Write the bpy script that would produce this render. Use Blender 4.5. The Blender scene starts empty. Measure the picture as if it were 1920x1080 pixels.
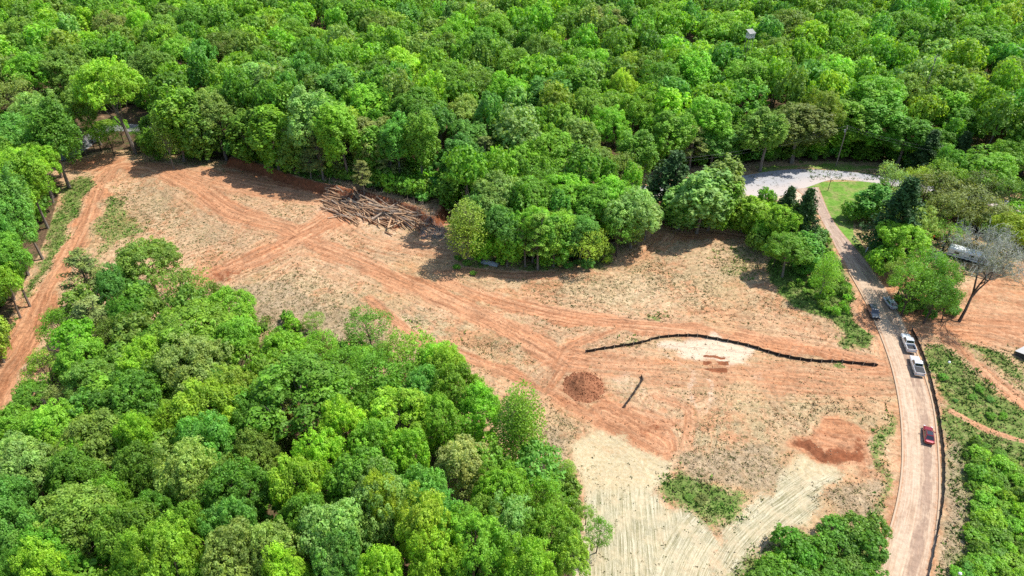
import bpy, bmesh, math, random
import numpy as np
from mathutils import Vector, Matrix

rng = np.random.default_rng(11)
random.seed(11)
SC = bpy.context.scene
COL = SC.collection

# ------------------------------------------------------------------ camera, sky, sun, exposure
CAM_H, PITCH, FPX = 100.0, math.radians(35.0), 1320.0
cam_d = bpy.data.cameras.new('camera')
cam_d.sensor_width = 36.0
cam_d.lens = 36.0 * FPX / 1920.0
cam_d.clip_start = 1.0
cam_d.clip_end = 9000.0
cam = bpy.data.objects.new('camera', cam_d)
cam.location = (0, 0, CAM_H)
cam.rotation_euler = (math.pi / 2 - PITCH, 0, 0)
COL.objects.link(cam)
SC.camera = cam

SUN_EL, SUN_ROT = math.radians(59.0), math.radians(72.0)
world = bpy.data.worlds.new('World')
SC.world = world
world.use_nodes = True
wn = world.node_tree
sky = wn.nodes.new('ShaderNodeTexSky')
sky.sky_type = 'NISHITA'
sky.sun_disc = False
sky.sun_elevation = SUN_EL
sky.sun_rotation = SUN_ROT
bgn = wn.nodes['Background']
wn.links.new(sky.outputs[0], bgn.inputs[0])
bgn.inputs[1].default_value = 0.15
sun_d = bpy.data.lights.new('sun', 'SUN')
sun_d.energy = 4.3
sun_d.angle = math.radians(0.5)
sun_d.color = (1.0, 0.955, 0.89)
sun = bpy.data.objects.new('sun', sun_d)
SUNV = Vector((math.sin(SUN_ROT) * math.cos(SUN_EL), math.cos(SUN_ROT) * math.cos(SUN_EL), math.sin(SUN_EL)))
sun.rotation_euler = (-SUNV).to_track_quat('-Z', 'Y').to_euler()
sun.location = (60, 40, 140)
COL.objects.link(sun)
SC.view_settings.view_transform = 'Standard'
SC.view_settings.look = 'None'
SC.view_settings.gamma = 1.0
SC.view_settings.use_curve_mapping = False
SC.view_settings.exposure = 0.66
try:
    SC.cycles.use_denoising = False
    SC.cycles.max_bounces = 6
    SC.cycles.diffuse_bounces = 3
    SC.cycles.transmission_bounces = 3
    SC.cycles.caustics_reflective = False
    SC.cycles.caustics_refractive = False
except Exception:
    pass

# ------------------------------------------------------------------ picture <-> ground
SP, CP = math.sin(PITCH), math.cos(PITCH)
def at(u, v, z=0.0):
    a, b = (u - 960.0) / FPX, -(v - 540.0) / FPX
    dx, dy, dz = a, CP + b * SP, -SP + b * CP
    t = (z - CAM_H) / dz
    return np.array((dx * t, dy * t, z))
def pix(x, y, z=0.0):
    zz = z - CAM_H
    d = y * CP - zz * SP
    up = y * SP + zz * CP
    return 960 + FPX * x / d, 540 - FPX * up / d, d
def W(pts):
    return np.array([at(u, v)[:2] for u, v in pts])
def smooth(pts, k=6):
    p = np.asarray(pts, float)
    if len(p) < 3:
        return p
    q = np.vstack([2 * p[0] - p[1], p, 2 * p[-1] - p[-2]])
    out = []
    for i in range(1, len(q) - 2):
        for j in range(k):
            t = j / k
            a, b, c, d = q[i - 1], q[i], q[i + 1], q[i + 2]
            out.append(.5 * ((2 * b) + (c - a) * t + (2 * a - 5 * b + 4 * c - d) * t * t + (3 * b - a - 3 * c + d) * t ** 3))
    out.append(p[-1])
    return np.array(out)
def sstep(a, b, x):
    t = np.clip((x - a) / (b - a), 0, 1)
    return t * t * (3 - 2 * t)
def inside(poly, x, y):
    r = np.zeros(np.shape(x), bool)
    n = len(poly)
    for i in range(n):
        x0, y0 = poly[i]
        x1, y1 = poly[(i + 1) % n]
        c = (y0 > y) != (y1 > y)
        with np.errstate(divide='ignore', invalid='ignore'):
            r ^= c & (x < (x1 - x0) * (y - y0) / (y1 - y0 + 1e-12) + x0)
    return r
def line_dist(pl, x, y):
    """distance to a polyline and signed offset from it"""
    best = np.full(np.shape(x), 1e9)
    sg = np.zeros(np.shape(x))
    for (x0, y0), (x1, y1) in zip(pl[:-1], pl[1:]):
        dx, dy = x1 - x0, y1 - y0
        L = dx * dx + dy * dy + 1e-12
        t = np.clip(((x - x0) * dx + (y - y0) * dy) / L, 0, 1)
        ex, ey = x - x0 - t * dx, y - y0 - t * dy
        d = ex * ex + ey * ey
        m = d < best
        best = np.where(m, d, best)
        sg = np.where(m, np.sign(dx * ey - dy * ex), sg)
    best = np.sqrt(best)
    return best, best * sg
def poly_sd(poly, x, y):
    d, _ = line_dist(np.vstack([poly, poly[:1]]), x, y)
    return np.where(inside(poly, x, y), d, -d)

# smooth value noise for terrain
_tab = rng.random((64, 64))
def vnoise(x, y):
    xi, yi = np.floor(x).astype(int), np.floor(y).astype(int)
    fx, fy = x - xi, y - yi
    fx, fy = fx * fx * (3 - 2 * fx), fy * fy * (3 - 2 * fy)
    g = lambda a, b: _tab[a % 64, b % 64]
    return (g(xi, yi) * (1 - fx) + g(xi + 1, yi) * fx) * (1 - fy) + (g(xi, yi + 1) * (1 - fx) + g(xi + 1, yi + 1) * fx) * fy

# ------------------------------------------------------------------ outlines on the ground (photo pixels -> metres)
UPPER_BANK = W([(425, 316), (470, 326), (520, 346), (570, 361), (612, 373), (680, 384), (735, 398), (775, 412), (803, 436), (830, 420),
                (850, 390), (840, 300), (700, 255), (450, 255)])
HEAP = W([(632, 376), (700, 396), (775, 420)])
PAD = W([(235, 322), (300, 334), (380, 385), (485, 458), (570, 436), (640, 405), (600, 376), (520, 350), (450, 330), (330, 312)])
ROAD_L = W([(1600, 1180), (1632, 1110), (1662, 1020), (1685, 935), (1693, 860), (1690, 780), (1678, 705), (1658, 645), (1630, 580), (1600, 528), (1570, 475),
            (1545, 425), (1528, 392), (1505, 368), (1488, 356)])
ROAD_R = W([(1712, 1180), (1733, 1110), (1752, 1010), (1760, 920), (1757, 830), (1745, 745), (1722, 672), (1702, 620), (1684, 582), (1655, 535), (1618, 485),
            (1580, 440), (1558, 407), (1548, 385), (1535, 352)])
def resample(pl, n):
    p = smooth(pl, 8)
    s = np.concatenate([[0], np.cumsum(np.hypot(*np.diff(p, axis=0).T))])
    t = np.linspace(0, s[-1], n)
    return np.stack([np.interp(t, s, p[:, 0]), np.interp(t, s, p[:, 1])], 1)
RLs, RRs = resample(ROAD_L, 90), resample(ROAD_R, 90)
ROADC = (RLs + RRs) / 2
PAVED_A = W([(1180, 352), (1290, 345), (1400, 329), (1440, 323), (1500, 319), (1560, 321), (1630, 328), (1700, 340), (1790, 356), (1930, 385)])
PAVED_B = W([(1180, 366), (1290, 374), (1385, 366), (1430, 370), (1468, 368), (1515, 352), (1560, 338), (1630, 342), (1700, 354), (1790, 372), (1930, 402)])
LANE_A = W([(40, 296), (100, 281), (150, 256), (200, 231), (285, 236), (400, 246)])
LANE_B = W([(60, 312), (120, 299), (165, 276), (205, 246), (285, 251), (400, 262)])
PAVEDC = (resample(PAVED_A, 24) + resample(PAVED_B, 24)) / 2
LANEC = (resample(LANE_A, 16) + resample(LANE_B, 16)) / 2

def ground_h(x, y):
    x, y = np.asarray(x, float), np.asarray(y, float)
    base = 0.9 * (vnoise(x / 38 + 9, y / 38 + 3) - .5) + 0.35 * (vnoise(x / 11, y / 11) - .5)
    b = np.zeros_like(x)
    near = (x > -130) & (x < 20) & (y > 150) & (y < 300)
    if near.any():
        xx, yy = x[near], y[near]
        sd = poly_sd(UPPER_BANK, xx, yy)
        w = .35 * (vnoise(xx / 2.2, yy / 2.2) - .5) * 2
        h = 2.7 * sstep(-.3, 2.0, sd + w)
        sd2 = poly_sd(PAD, xx, yy)
        h = h + 1.6 * sstep(-9, 3, sd2)
        dh, _ = line_dist(HEAP, xx, yy)
        h = h + 1.1 * np.exp(-(dh / 3.2) ** 2)
        b[near] = h
    return base + b
def gh(x, y):
    return float(ground_h(np.array([x]), np.array([y]))[0])
def on_ground(u, v):
    p = at(u, v)
    for _ in range(4):
        p = at(u, v, gh(p[0], p[1]))
    return p

# ------------------------------------------------------------------ node helpers
class NT:
    def __init__(s, name, blank=True):
        s.m = bpy.data.materials.new(name)
        s.m.use_nodes = True
        s.t = s.m.node_tree
        s.t.nodes.clear()
        s.out = s.t.nodes.new('ShaderNodeOutputMaterial')
    def n(s, typ, **kw):
        nd = s.t.nodes.new(typ)
        for k, v in kw.items():
            setattr(nd, k, v)
        return nd
    def l(s, a, b):
        s.t.links.new(a, b)
    def val(s, x, sock):
        if hasattr(x, 'is_output'):
            s.l(x, sock)
        elif x is not None:
            sock.default_value = x
    def math(s, op, a, b=None, c=None, clamp=False):
        nd = s.n('ShaderNodeMath', operation=op, use_clamp=clamp)
        for i, x in enumerate((a, b, c)):
            s.val(x, nd.inputs[i])
        return nd.outputs[0]
    def attr(s, name, kind='GEOMETRY'):
        nd = s.n('ShaderNodeAttribute', attribute_name=name, attribute_type=kind)
        return nd
    def fac(s, name):
        return s.attr(name).outputs['Fac']
    def pos(s):
        return s.n('ShaderNodeNewGeometry').outputs['Position']
    def noise(s, vec, scale, detail=3.0, rough=.55, dist=0.0):
        nd = s.n('ShaderNodeTexNoise')
        if vec is not None:
            s.l(vec, nd.inputs['Vector'])
        nd.inputs['Scale'].default_value = scale
        nd.inputs['Detail'].default_value = detail
        nd.inputs['Roughness'].default_value = rough
        nd.inputs['Distortion'].default_value = dist
        return nd.outputs['Fac']
    def mix(s, f, a, b, mode='MIX'):
        nd = s.n('ShaderNodeMix', data_type='RGBA', blend_type=mode)
        s.val(f, nd.inputs[0])
        for x, k in ((a, 6), (b, 7)):
            if isinstance(x, tuple):
                x = (*x[:3], 1.0)
            s.val(x, nd.inputs[k])
        return nd.outputs[2]
    def step(s, x, lo, hi):
        nd = s.n('ShaderNodeMapRange', interpolation_type='SMOOTHSTEP')
        s.val(x, nd.inputs[0])
        nd.inputs[1].default_value = lo
        nd.inputs[2].default_value = hi
        return nd.outputs[0]
    def comb(s, x, y, z):
        nd = s.n('ShaderNodeCombineXYZ')
        for i, k in enumerate((x, y, z)):
            s.val(k, nd.inputs[i])
        return nd.outputs[0]
    def bump(s, h, strength=.5, dist=.1):
        nd = s.n('ShaderNodeBump')
        nd.inputs['Strength'].default_value = strength
        nd.inputs['Distance'].default_value = dist
        s.l(h, nd.inputs['Height'])
        return nd.outputs[0]
    def pbr(s, col, rough=.9, normal=None, metal=0.0, spec=.3, coat=0.0):
        nd = s.n('ShaderNodeBsdfPrincipled')
        if isinstance(col, tuple):
            col = (*col[:3], 1.0)
        s.val(col, nd.inputs['Base Color'])
        s.val(rough, nd.inputs['Roughness'])
        nd.inputs['Metallic'].default_value = metal
        nd.inputs['Specular IOR Level'].default_value = spec
        nd.inputs['Coat Weight'].default_value = coat
        nd.inputs['Coat Roughness'].default_value = .05
        if normal is not None:
            s.l(normal, nd.inputs['Normal'])
        s.l(nd.outputs[0], s.out.inputs[0])
        return nd
def simple(name, col, rough=.6, metal=0.0, spec=.4, coat=0.0, grain=.12, scale=3.0):
    t = NT(name)
    n = t.noise(t.n('ShaderNodeTexCoord').outputs['Object'], scale, 4)
    a = tuple(c * (1 - grain) for c in col)
    b = tuple(min(1, c * (1 + grain)) for c in col)
    t.pbr(t.mix(n, a, b), rough, None, metal, spec, coat)
    return t.m

# ------------------------------------------------------------------ tagging
def tag(o, label=None, cat=None, group=None, kind=None):
    for k, v in (('label', label), ('category', cat), ('group', group), ('kind', kind)):
        if v:
            o[k] = v
    return o
PENDING = []          # (object, phrase, u): phrases that repeat get told apart by their order from the left
def later(o, phrase, u, cat, group=None):
    o['category'] = cat
    if group:
        o['group'] = group
    PENDING.append((o, phrase, u))
ORD = ['leftmost', 'second', 'third', 'fourth', 'fifth', 'sixth', 'seventh', 'eighth', 'ninth', 'tenth', 'eleventh', 'twelfth', 'thirteenth', 'fourteenth',
       'fifteenth', 'sixteenth', 'seventeenth', 'eighteenth', 'nineteenth', 'twentieth']
def ordinal(i):
    if i < 20:
        return ORD[i]
    tens = {2: 'twenty', 3: 'thirty', 4: 'forty'}[(i + 1) // 10] if (i + 1) // 10 in (2, 3, 4) else 'far'
    return tens + '-' + (['', 'first'] + ORD[1:9])[(i + 1) % 10] if (i + 1) % 10 else {30: 'thirtieth', 40: 'fortieth'}.get(i + 1, 'last')
def settle_labels():
    by = {}
    for o, p, u in PENDING:
        by.setdefault(p, []).append((u, o))
    for p, lst in by.items():
        lst.sort(key=lambda t: t[0])
        for i, (u, o) in enumerate(lst):
            if len(lst) == 1:
                o['label'] = p
            elif i == 0:
                o['label'] = p + ', leftmost'
            elif i == len(lst) - 1:
                o['label'] = p + ', rightmost'
            else:
                o['label'] = p + ', ' + ordinal(i) + ' from left'
def empty(name, loc, rz=0.0):
    o = bpy.data.objects.new(name, None)
    o.empty_display_size = .5
    o.location = loc
    o.rotation_euler = (0, 0, rz)
    COL.objects.link(o)
    return o
def ob(name, me, parent=None, mat=None):
    o = bpy.data.objects.new(name, me)
    COL.objects.link(o)
    if parent is not None:
        o.parent = parent
    if mat is not None and len(me.materials) == 0:
        me.materials.append(mat)
    return o
def mesh_np(name, V, F, mats=(), attrs=None, mi=None, smoothf=False):
    """V (n,3); F (m,k) array of one face size, or a list of such arrays"""
    me = bpy.data.meshes.new(name)
    Fs = F if isinstance(F, list) else [F]
    Fs = [np.asarray(f, np.int32) for f in Fs if len(f)]
    me.vertices.add(len(V))
    me.vertices.foreach_set('co', np.asarray(V, np.float32).ravel())
    tot = np.concatenate([np.full(len(f), f.shape[1], np.int32) for f in Fs])
    idx = np.concatenate([f.ravel() for f in Fs])
    me.loops.add(len(idx))
    me.loops.foreach_set('vertex_index', idx)
    me.polygons.add(len(tot))
    st = np.concatenate([[0], np.cumsum(tot)[:-1]]).astype(np.int32)
    me.polygons.foreach_set('loop_start', st)
    me.polygons.foreach_set('loop_total', tot)
    if mi is not None:
        me.polygons.foreach_set('material_index', np.asarray(mi, np.int32))
    me.polygons.foreach_set('use_smooth', np.full(len(tot), smoothf))
    for k, a in (attrs or {}).items():
        at_ = me.attributes.new(k, 'FLOAT', 'POINT')
        at_.data.foreach_set('value', np.asarray(a, np.float32))
    me.update(calc_edges=True)
    for m in mats:
        me.materials.append(m)
    return me
class Buf:
    """collects tubes, boxes and leaves for one mesh"""
    def __init__(s):
        s.V, s.T, s.Q, s.n, s.tone = [], [], [], 0, []
        s.mq, s.mt = [], []
    def add(s, V, Q=None, T=None, tone=1.0, mi=0):
        V = np.asarray(V, float)
        s.V.append(V)
        if Q is not None and len(Q):
            s.Q.append(np.asarray(Q) + s.n); s.mq.append(np.full(len(Q), mi))
        if T is not None and len(T):
            s.T.append(np.asarray(T) + s.n); s.mt.append(np.full(len(T), mi))
        s.tone.append(np.broadcast_to(np.asarray(tone, float), (len(V),)))
        s.n += len(V)
    def tube(s, P, R, sides=6, cap=True, mi=0, tone=1.0):
        P = np.asarray(P, float)
        R = np.broadcast_to(np.asarray(R, float), (len(P),))
        D = np.gradient(P, axis=0)
        D /= np.linalg.norm(D, axis=1)[:, None] + 1e-9
        ref = np.array((0.31, 0.2, 0.93)) if abs(D[0, 2]) < .8 else np.array((1.0, .1, 0))
        A = np.cross(D, ref); A /= np.linalg.norm(A, axis=1)[:, None] + 1e-9
        B = np.cross(D, A)
        a = np.arange(sides) * 2 * math.pi / sides
        V = P[:, None] + R[:, None, None] * (np.cos(a)[None, :, None] * A[:, None] + np.sin(a)[None, :, None] * B[:, None])
        Q = []
        for i in range(len(P) - 1):
            for j in range(sides):
                k = (j + 1) % sides
                Q.append((i * sides + j, i * sides + k, (i + 1) * sides + k, (i + 1) * sides + j))
        T = []
        if cap and sides > 2:
            e = (len(P) - 1) * sides
            for j in range(1, sides - 1):
                T.append((0, j + 1, j)); T.append((e, e + j, e + j + 1))
        s.add(V.reshape(-1, 3), Q, T, tone, mi)
    def box(s, lo, hi, mi=0, M=None):
        x0, y0, z0 = lo; x1, y1, z1 = hi
        V = np.array([(x0, y0, z0), (x1, y0, z0), (x1, y1, z0), (x0, y1, z0), (x0, y0, z1), (x1, y0, z1), (x1, y1, z1), (x0, y1, z1)], float)
        if M is not None:
            V = V @ np.array(M.to_3x3()).T + np.array(M.translation)
        s.add(V, [(0, 3, 2, 1), (4, 5, 6, 7), (0, 1, 5, 4), (1, 2, 6, 5), (2, 3, 7, 6), (3, 0, 4, 7)], mi=mi)
    def leaves(s, P, N, S, tone=1.0, mi=0, thin=.6):
        n = len(P)
        N = N / (np.linalg.norm(N, axis=1)[:, None] + 1e-9)
        r = rng.normal(size=(n, 3))
        T = np.cross(N, r); T /= np.linalg.norm(T, axis=1)[:, None] + 1e-9
        B = np.cross(N, T)
        S = np.broadcast_to(np.asarray(S, float), (n,))[:, None]
        V = np.stack([P + T * S, P + B * S * thin + N * S * .18, P - T * S, P - B * S * thin - N * S * .12], 1).reshape(-1, 3)
        Q = np.arange(n * 4).reshape(n, 4)
        s.add(V, Q, None, np.repeat(np.broadcast_to(tone, (n,)), 4), mi)
    def mesh(s, name, mats=(), smoothf=False):
        V = np.concatenate(s.V)
        Fs, mi = [], []
        if s.Q:
            Fs.append(np.concatenate(s.Q)); mi.append(np.concatenate(s.mq))
        if s.T:
            Fs.append(np.concatenate(s.T)); mi.append(np.concatenate(s.mt))
        return mesh_np(name, V, Fs, mats, {'tone': np.concatenate(s.tone)}, np.concatenate(mi), smoothf)

# ------------------------------------------------------------------ GROUND
def axis(lo, hi, step, far_lo, far_hi):
    mid = np.arange(lo, hi + step / 2, step)
    def grow(a, lim, sgn):
        out, d = [], step
        while (lim - a) * sgn > 0:
            d *= 1.28
            a = a + sgn * d
            out.append(a)
        return np.array(out)
    return np.concatenate([grow(lo, far_lo, -1)[::-1], mid, grow(hi, far_hi, 1)])
gx = axis(-132, 138, .36, -3200, 3200)
gy = axis(62, 258, .36, -900, 6000)
X, Y = np.meshgrid(gx, gy)
nx, ny = len(gx), len(gy)
xf, yf = X.ravel(), Y.ravel()
Zf = ground_h(xf, yf)
xw = xf + 5.0 * (vnoise(xf / 9 + 40, yf / 9 + 11) - .5) + 2.4 * (vnoise(xf / 2.7 + 4, yf / 2.7 + 31) - .5)
yw = yf + 5.0 * (vnoise(xf / 9 + 14, yf / 9 + 51) - .5) + 2.4 * (vnoise(xf / 2.7 + 24, yf / 2.7 + 1) - .5)
def pmask(pts, feather=1.5, world=False, warp=True):
    poly = pts if world else W(pts)
    lo, hi = poly.min(0) - 12, poly.max(0) + 12
    m = np.where((xf > lo[0]) & (xf < hi[0]) & (yf > lo[1]) & (yf < hi[1]))[0]
    out = np.zeros(len(xf))
    sd = poly_sd(poly, xw[m], yw[m]) if warp else poly_sd(poly, xf[m], yf[m])
    out[m] = sstep(-feather - .8, feather + .8, sd)
    return out
CLAY = np.zeros(len(xf)); TS = np.zeros(len(xf)); TM = np.zeros(len(xf)); best = np.full(len(xf), 1e9)
GRASS = np.zeros(len(xf)); DRY = np.zeros(len(xf)); PALE = np.zeros(len(xf)); STRAW = np.zeros(len(xf)); SS = np.zeros(len(xf)); SR = np.zeros(len(xf))
LITTER = np.zeros(len(xf)); DARK = np.zeros(len(xf)); LAWN = np.zeros(len(xf))
TRACKS = [  # pixel polyline, width in metres, strength of clay colour
    ([(-120, 900), (-50, 800), (2, 705), (36, 655), (64, 600), (88, 537), (129, 474), (163, 411), (190, 345), (226, 315), (290, 322)], 7.2, 1.0),
    ([(225, 315), (300, 326), (370, 362), (440, 408), (540, 440), (680, 498), (800, 548), (900, 592), (1000, 645), (1070, 682)], 8.0, .85),
    ([(640, 408), (585, 440), (520, 470), (460, 495), (405, 520)], 10.0, .95),
    ([(250, 316), (330, 330), (420, 352), (520, 372), (600, 385)], 7.0, .62),
    ([(840, 528), (940, 566), (1060, 596), (1180, 612), (1320, 626), (1440, 644), (1560, 664), (1660, 690)], 6.0, .9),
    ([(1060, 676), (1150, 688), (1300, 700), (1450, 706), (1570, 716), (1670, 716)], 10.5, .58),
    ([(855, 662), (940, 694), (1020, 732), (1100, 776), (1170, 800), (1245, 815)], 5.5, .9),
    ([(1130, 775), (1180, 800), (1240, 835)], 9.0, .98),
    ([(1075, 660), (1056, 690), (1025, 733)], 4.0, .8),
    ([(1030, 668), (1090, 640), (1160, 618)], 4.5, .7),
    ([(690, 560), (745, 606), (800, 650)], 3.2, .85),
    ([(620, 405), (680, 450), (770, 470), (850, 480)], 9.0, .42),
    ([(1230, 745), (1290, 770), (1285, 840)], 3.5, .6),
    ([(1320, 690), (1340, 740), (1290, 770)], 2.2, .25),
    ([(1680, 700), (1670, 640), (1650, 600)], 5.0, .5),
    ([(1730, 610), (1780, 640), (1840, 690), (1925, 760), (1990, 810)], 5.0, .7),
    ([(1680, 600), (1760, 605), (1840, 610), (1960, 625)], 17.0, .9),
    ([(1660, 540), (1690, 525), (1720, 508)], 6.0, .95),
    ([(1785, 772), (1850, 806), (1940, 834)], 1.6, .6),
    ([(1350, 590), (1450, 600), (1560, 622)], 5.0, .35),
    ([(820, 510), (880, 506), (960, 512), (1040, 515)], 4.0, .6),
    ([(1255, 425), (1330, 430), (1400, 440)], 5.0, .6),
    ([(1240, 440), (1215, 470), (1180, 490)], 5.0, .5),
]
for pts, w, stv in TRACKS:
    pl = smooth(W(pts), 5)
    lo, hi = pl.min(0) - 26, pl.max(0) + 26
    m = np.where((xf > lo[0]) & (xf < hi[0]) & (yf > lo[1]) & (yf < hi[1]))[0]
    d, s = line_dist(pl, xf[m], yf[m])
    wob = (vnoise(xf[m] / 6, yf[m] / 6) - .5) * w * .55 + (vnoise(xf[m] / 1.9, yf[m] / 1.9) - .5) * w * .18
    c = stv * (1 - sstep(w * .26, w * .66, d + wob)) * (.78 + .44 * vnoise(xf[m] / 12, yf[m] / 12 + 7))
    CLAY[m] = np.maximum(CLAY[m], c)
    dd = d - w * .5
    near = dd < best[m]
    mm = m[near]
    best[mm] = dd[near]
    TS[mm] = s[near]
    TM[mm] = np.clip(1.15 - np.maximum(dd[near], 0) / 9, .25, 1)
RUT = np.zeros(len(xf)); BERM = np.zeros(len(xf))
def rut(pl, width=.34, k=1.0):
    lo, hi = pl.min(0) - 2, pl.max(0) + 2
    m = np.where((xf > lo[0]) & (xf < hi[0]) & (yf > lo[1]) & (yf < hi[1]))[0]
    if not len(m):
        return
    d, sg = line_dist(pl, xf[m], yf[m])
    L = len(pl)
    f = np.clip(1.3 - .9 * vnoise(xf[m] / 6 + 60, yf[m] / 6 + 20), 0, 1)
    RUT[m] = np.maximum(RUT[m], k * f * np.exp(-(d / width) ** 2))
    BERM[m] = np.maximum(BERM[m], k * f * np.exp(-((d - width * 2.1) / width) ** 2))
def wheel_pair(pl, gauge, width, k):
    d = np.gradient(pl, axis=0); d /= np.linalg.norm(d, axis=1)[:, None] + 1e-9
    nrm = np.stack([-d[:, 1], d[:, 0]], 1)
    for sgn in (-.5, .5):
        rut(pl + nrm * gauge * sgn, width, k)
for pts, w, stv in TRACKS:
    base = resample(W(pts), 40)
    d = np.gradient(base, axis=0); d /= np.linalg.norm(d, axis=1)[:, None] + 1e-9
    nrm = np.stack([-d[:, 1], d[:, 0]], 1)
    n = 1 if w < 4 else max(2, int(w * .62))
    for q in range(n):
        a0, b0 = sorted(rng.choice(41, 2, replace=False)) if w >= 4 and rng.random() < .6 else (0, 40)
        if b0 - a0 < 12:
            a0, b0 = 0, 40
        t = np.linspace(0, 1, 40)
        off = w * (.42 * (rng.random() * 2 - 1) + .22 * np.sin(t * rng.uniform(2, 7) + rng.random() * 6) * rng.random())
        if w < 4:
            off = off * .15
        flare = (t - rng.random()) ** 2 * rng.normal(0, w * .55)
        pl = (base + nrm * (off + (flare if w > 5 else 0))[:, None])[a0:b0]
        wheel_pair(pl, rng.choice([1.7, 2.0, 2.4]), rng.uniform(.24, .42), rng.uniform(.5, 1.0))
def arcs(cx, cy, spread, n, r0, r1):
    c = on_flat(cx, cy)
    for _ in range(n):
        a = rng.random() * 6.283; R = rng.uniform(r0, r1); ang = rng.uniform(.7, 2.2)
        o = c + rng.normal(0, spread, 2)
        t = np.linspace(a, a + ang, 18)
        wheel_pair(o + R * np.stack([np.cos(t), np.sin(t)], 1), 2.0, rng.uniform(.22, .34), rng.uniform(.45, .9))
def on_flat(u, v):
    return at(u, v)[:2]
arcs(700, 440, 6, 9, 7, 22); arcs(1580, 850, 4, 9, 4, 12); arcs(1205, 805, 3, 9, 4, 10); arcs(420, 500, 4, 6, 6, 16); arcs(1080, 690, 6, 8, 6, 16)
arcs(1400, 610, 8, 8, 10, 30); arcs(1550, 690, 8, 7, 8, 20); arcs(560, 410, 6, 6, 8, 20); arcs(1330, 700, 6, 8, 5, 14); arcs(1850, 600, 8, 9, 10, 30); arcs(250, 315, 4, 5, 6, 14); arcs(1300, 480, 10, 5, 10, 30); arcs(950, 560, 8, 5, 10, 30)
def add(a, *args, k=1.0, **kw):
    np.maximum(a, k * pmask(*args, **kw), out=a)
OLIVE = np.zeros(len(xf))
for q, kk in (([(870, 525), (1150, 520), (1250, 440), (1430, 440), (1560, 600), (1560, 610), (1300, 595), (1100, 580), (960, 555)], .62), ([(740, 585), (860, 600), (1010, 655), (1010, 690), (870, 655), (780, 640)], .85),
              ([(430, 515), (560, 500), (700, 555), (770, 610), (660, 590), (540, 530)], .75), ([(1230, 770), (1450, 735), (1640, 740), (1640, 805), (1470, 820), (1440, 850), (1290, 850)], .85),
              ([(1100, 695), (1200, 695), (1265, 765), (1140, 775)], .6), ([(230, 345), (300, 345), (470, 450), (400, 470), (280, 440)], .5), ([(1000, 760), (1100, 790), (1090, 860), (1010, 830)], .7), ([(640, 690), (740, 640), (800, 660), (760, 690)], .8),
              ([(1560, 900), (1650, 890), (1650, 1000), (1560, 960)], .6), ([(1640, 690), (1690, 700), (1690, 900), (1640, 800)], .6)):
    add(OLIVE, q, 4, k=kk)
add(CLAY, [(1478, 820), (1540, 800), (1600, 805), (1642, 816), (1646, 880), (1620, 898), (1560, 882), (1510, 852)], 1.2, k=1.25)
add(CLAY, [(190, 306), (290, 318), (400, 318), (480, 330), (560, 356), (600, 380), (520, 385), (400, 370), (300, 345)], 3, k=.7)
add(CLAY, [(1170, 780), (1250, 785), (1270, 835), (1210, 840)], 1.5, k=.95)
add(CLAY, [(435, 316), (520, 340), (610, 366), (612, 380), (520, 357), (435, 330)], 1.2, k=.97)
add(CLAY, [(728, 394), (800, 428), (812, 446), (780, 444), (735, 418)], 1.2, k=1.0)
add(CLAY, [(1230, 430), (1400, 430), (1420, 450), (1330, 455), (1235, 450)], 2.5, k=.85)
add(CLAY, [(120, 300), (200, 286), (240, 296), (200, 318), (130, 322)], 2.0, k=.9)
for q, kk in (([(560, 430), (700, 470), (860, 540), (820, 590), (640, 520), (520, 470)], .42), ([(900, 560), (1060, 580), (1100, 660), (1000, 660)], .36), ([(1180, 600), (1560, 620), (1640, 690), (1400, 650)], .5), ([(1250, 430), (1420, 440), (1400, 500), (1240, 480)], .45),
              ([(1350, 690), (1660, 690), (1660, 760), (1400, 740)], .42), ([(1230, 760), (1300, 780), (1290, 850), (1220, 840)], .5), ([(840, 500), (1160, 505), (1160, 525), (850, 520)], .6), ([(300, 400), (420, 430), (460, 470), (330, 470)], .32)):
    add(CLAY, q, 6, k=kk * .8)
add(CLAY, [(1000, 700), (1130, 690), (1160, 760), (1060, 770)], 3, k=.55)
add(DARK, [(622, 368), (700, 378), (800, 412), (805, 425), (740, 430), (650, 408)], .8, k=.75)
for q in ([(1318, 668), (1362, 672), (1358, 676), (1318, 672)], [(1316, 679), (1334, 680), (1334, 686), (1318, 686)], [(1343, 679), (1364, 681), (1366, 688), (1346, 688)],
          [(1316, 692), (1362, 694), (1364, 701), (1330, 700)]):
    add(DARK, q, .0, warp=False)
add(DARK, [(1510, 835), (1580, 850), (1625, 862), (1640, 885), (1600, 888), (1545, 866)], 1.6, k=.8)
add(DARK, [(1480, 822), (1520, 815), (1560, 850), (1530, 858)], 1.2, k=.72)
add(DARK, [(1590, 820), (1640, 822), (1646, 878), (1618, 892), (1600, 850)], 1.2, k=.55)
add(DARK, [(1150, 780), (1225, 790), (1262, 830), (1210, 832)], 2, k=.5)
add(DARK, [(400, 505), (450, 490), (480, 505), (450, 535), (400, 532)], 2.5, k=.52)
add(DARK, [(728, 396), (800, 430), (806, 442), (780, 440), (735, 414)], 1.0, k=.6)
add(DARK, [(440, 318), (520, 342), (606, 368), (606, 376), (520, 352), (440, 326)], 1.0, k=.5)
add(STRAW, [(1085, 835), (1128, 806), (1200, 838), (1282, 860), (1268, 900), (1250, 935), (1332, 985), (1348, 1015), (1318, 1085), (1290, 1220), (1060, 1220), (1098, 960), (1088, 900)], 2.2)
add(STRAW, [(1588, 882), (1490, 846), (1440, 896), (1402, 948), (1338, 1022), (1306, 1100), (1376, 1100), (1440, 1024), (1522, 962), (1578, 912)], 1.8)
s1 = smooth(W([(1190, 780), (1200, 930), (1212, 1080), (1222, 1250)]))
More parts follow.
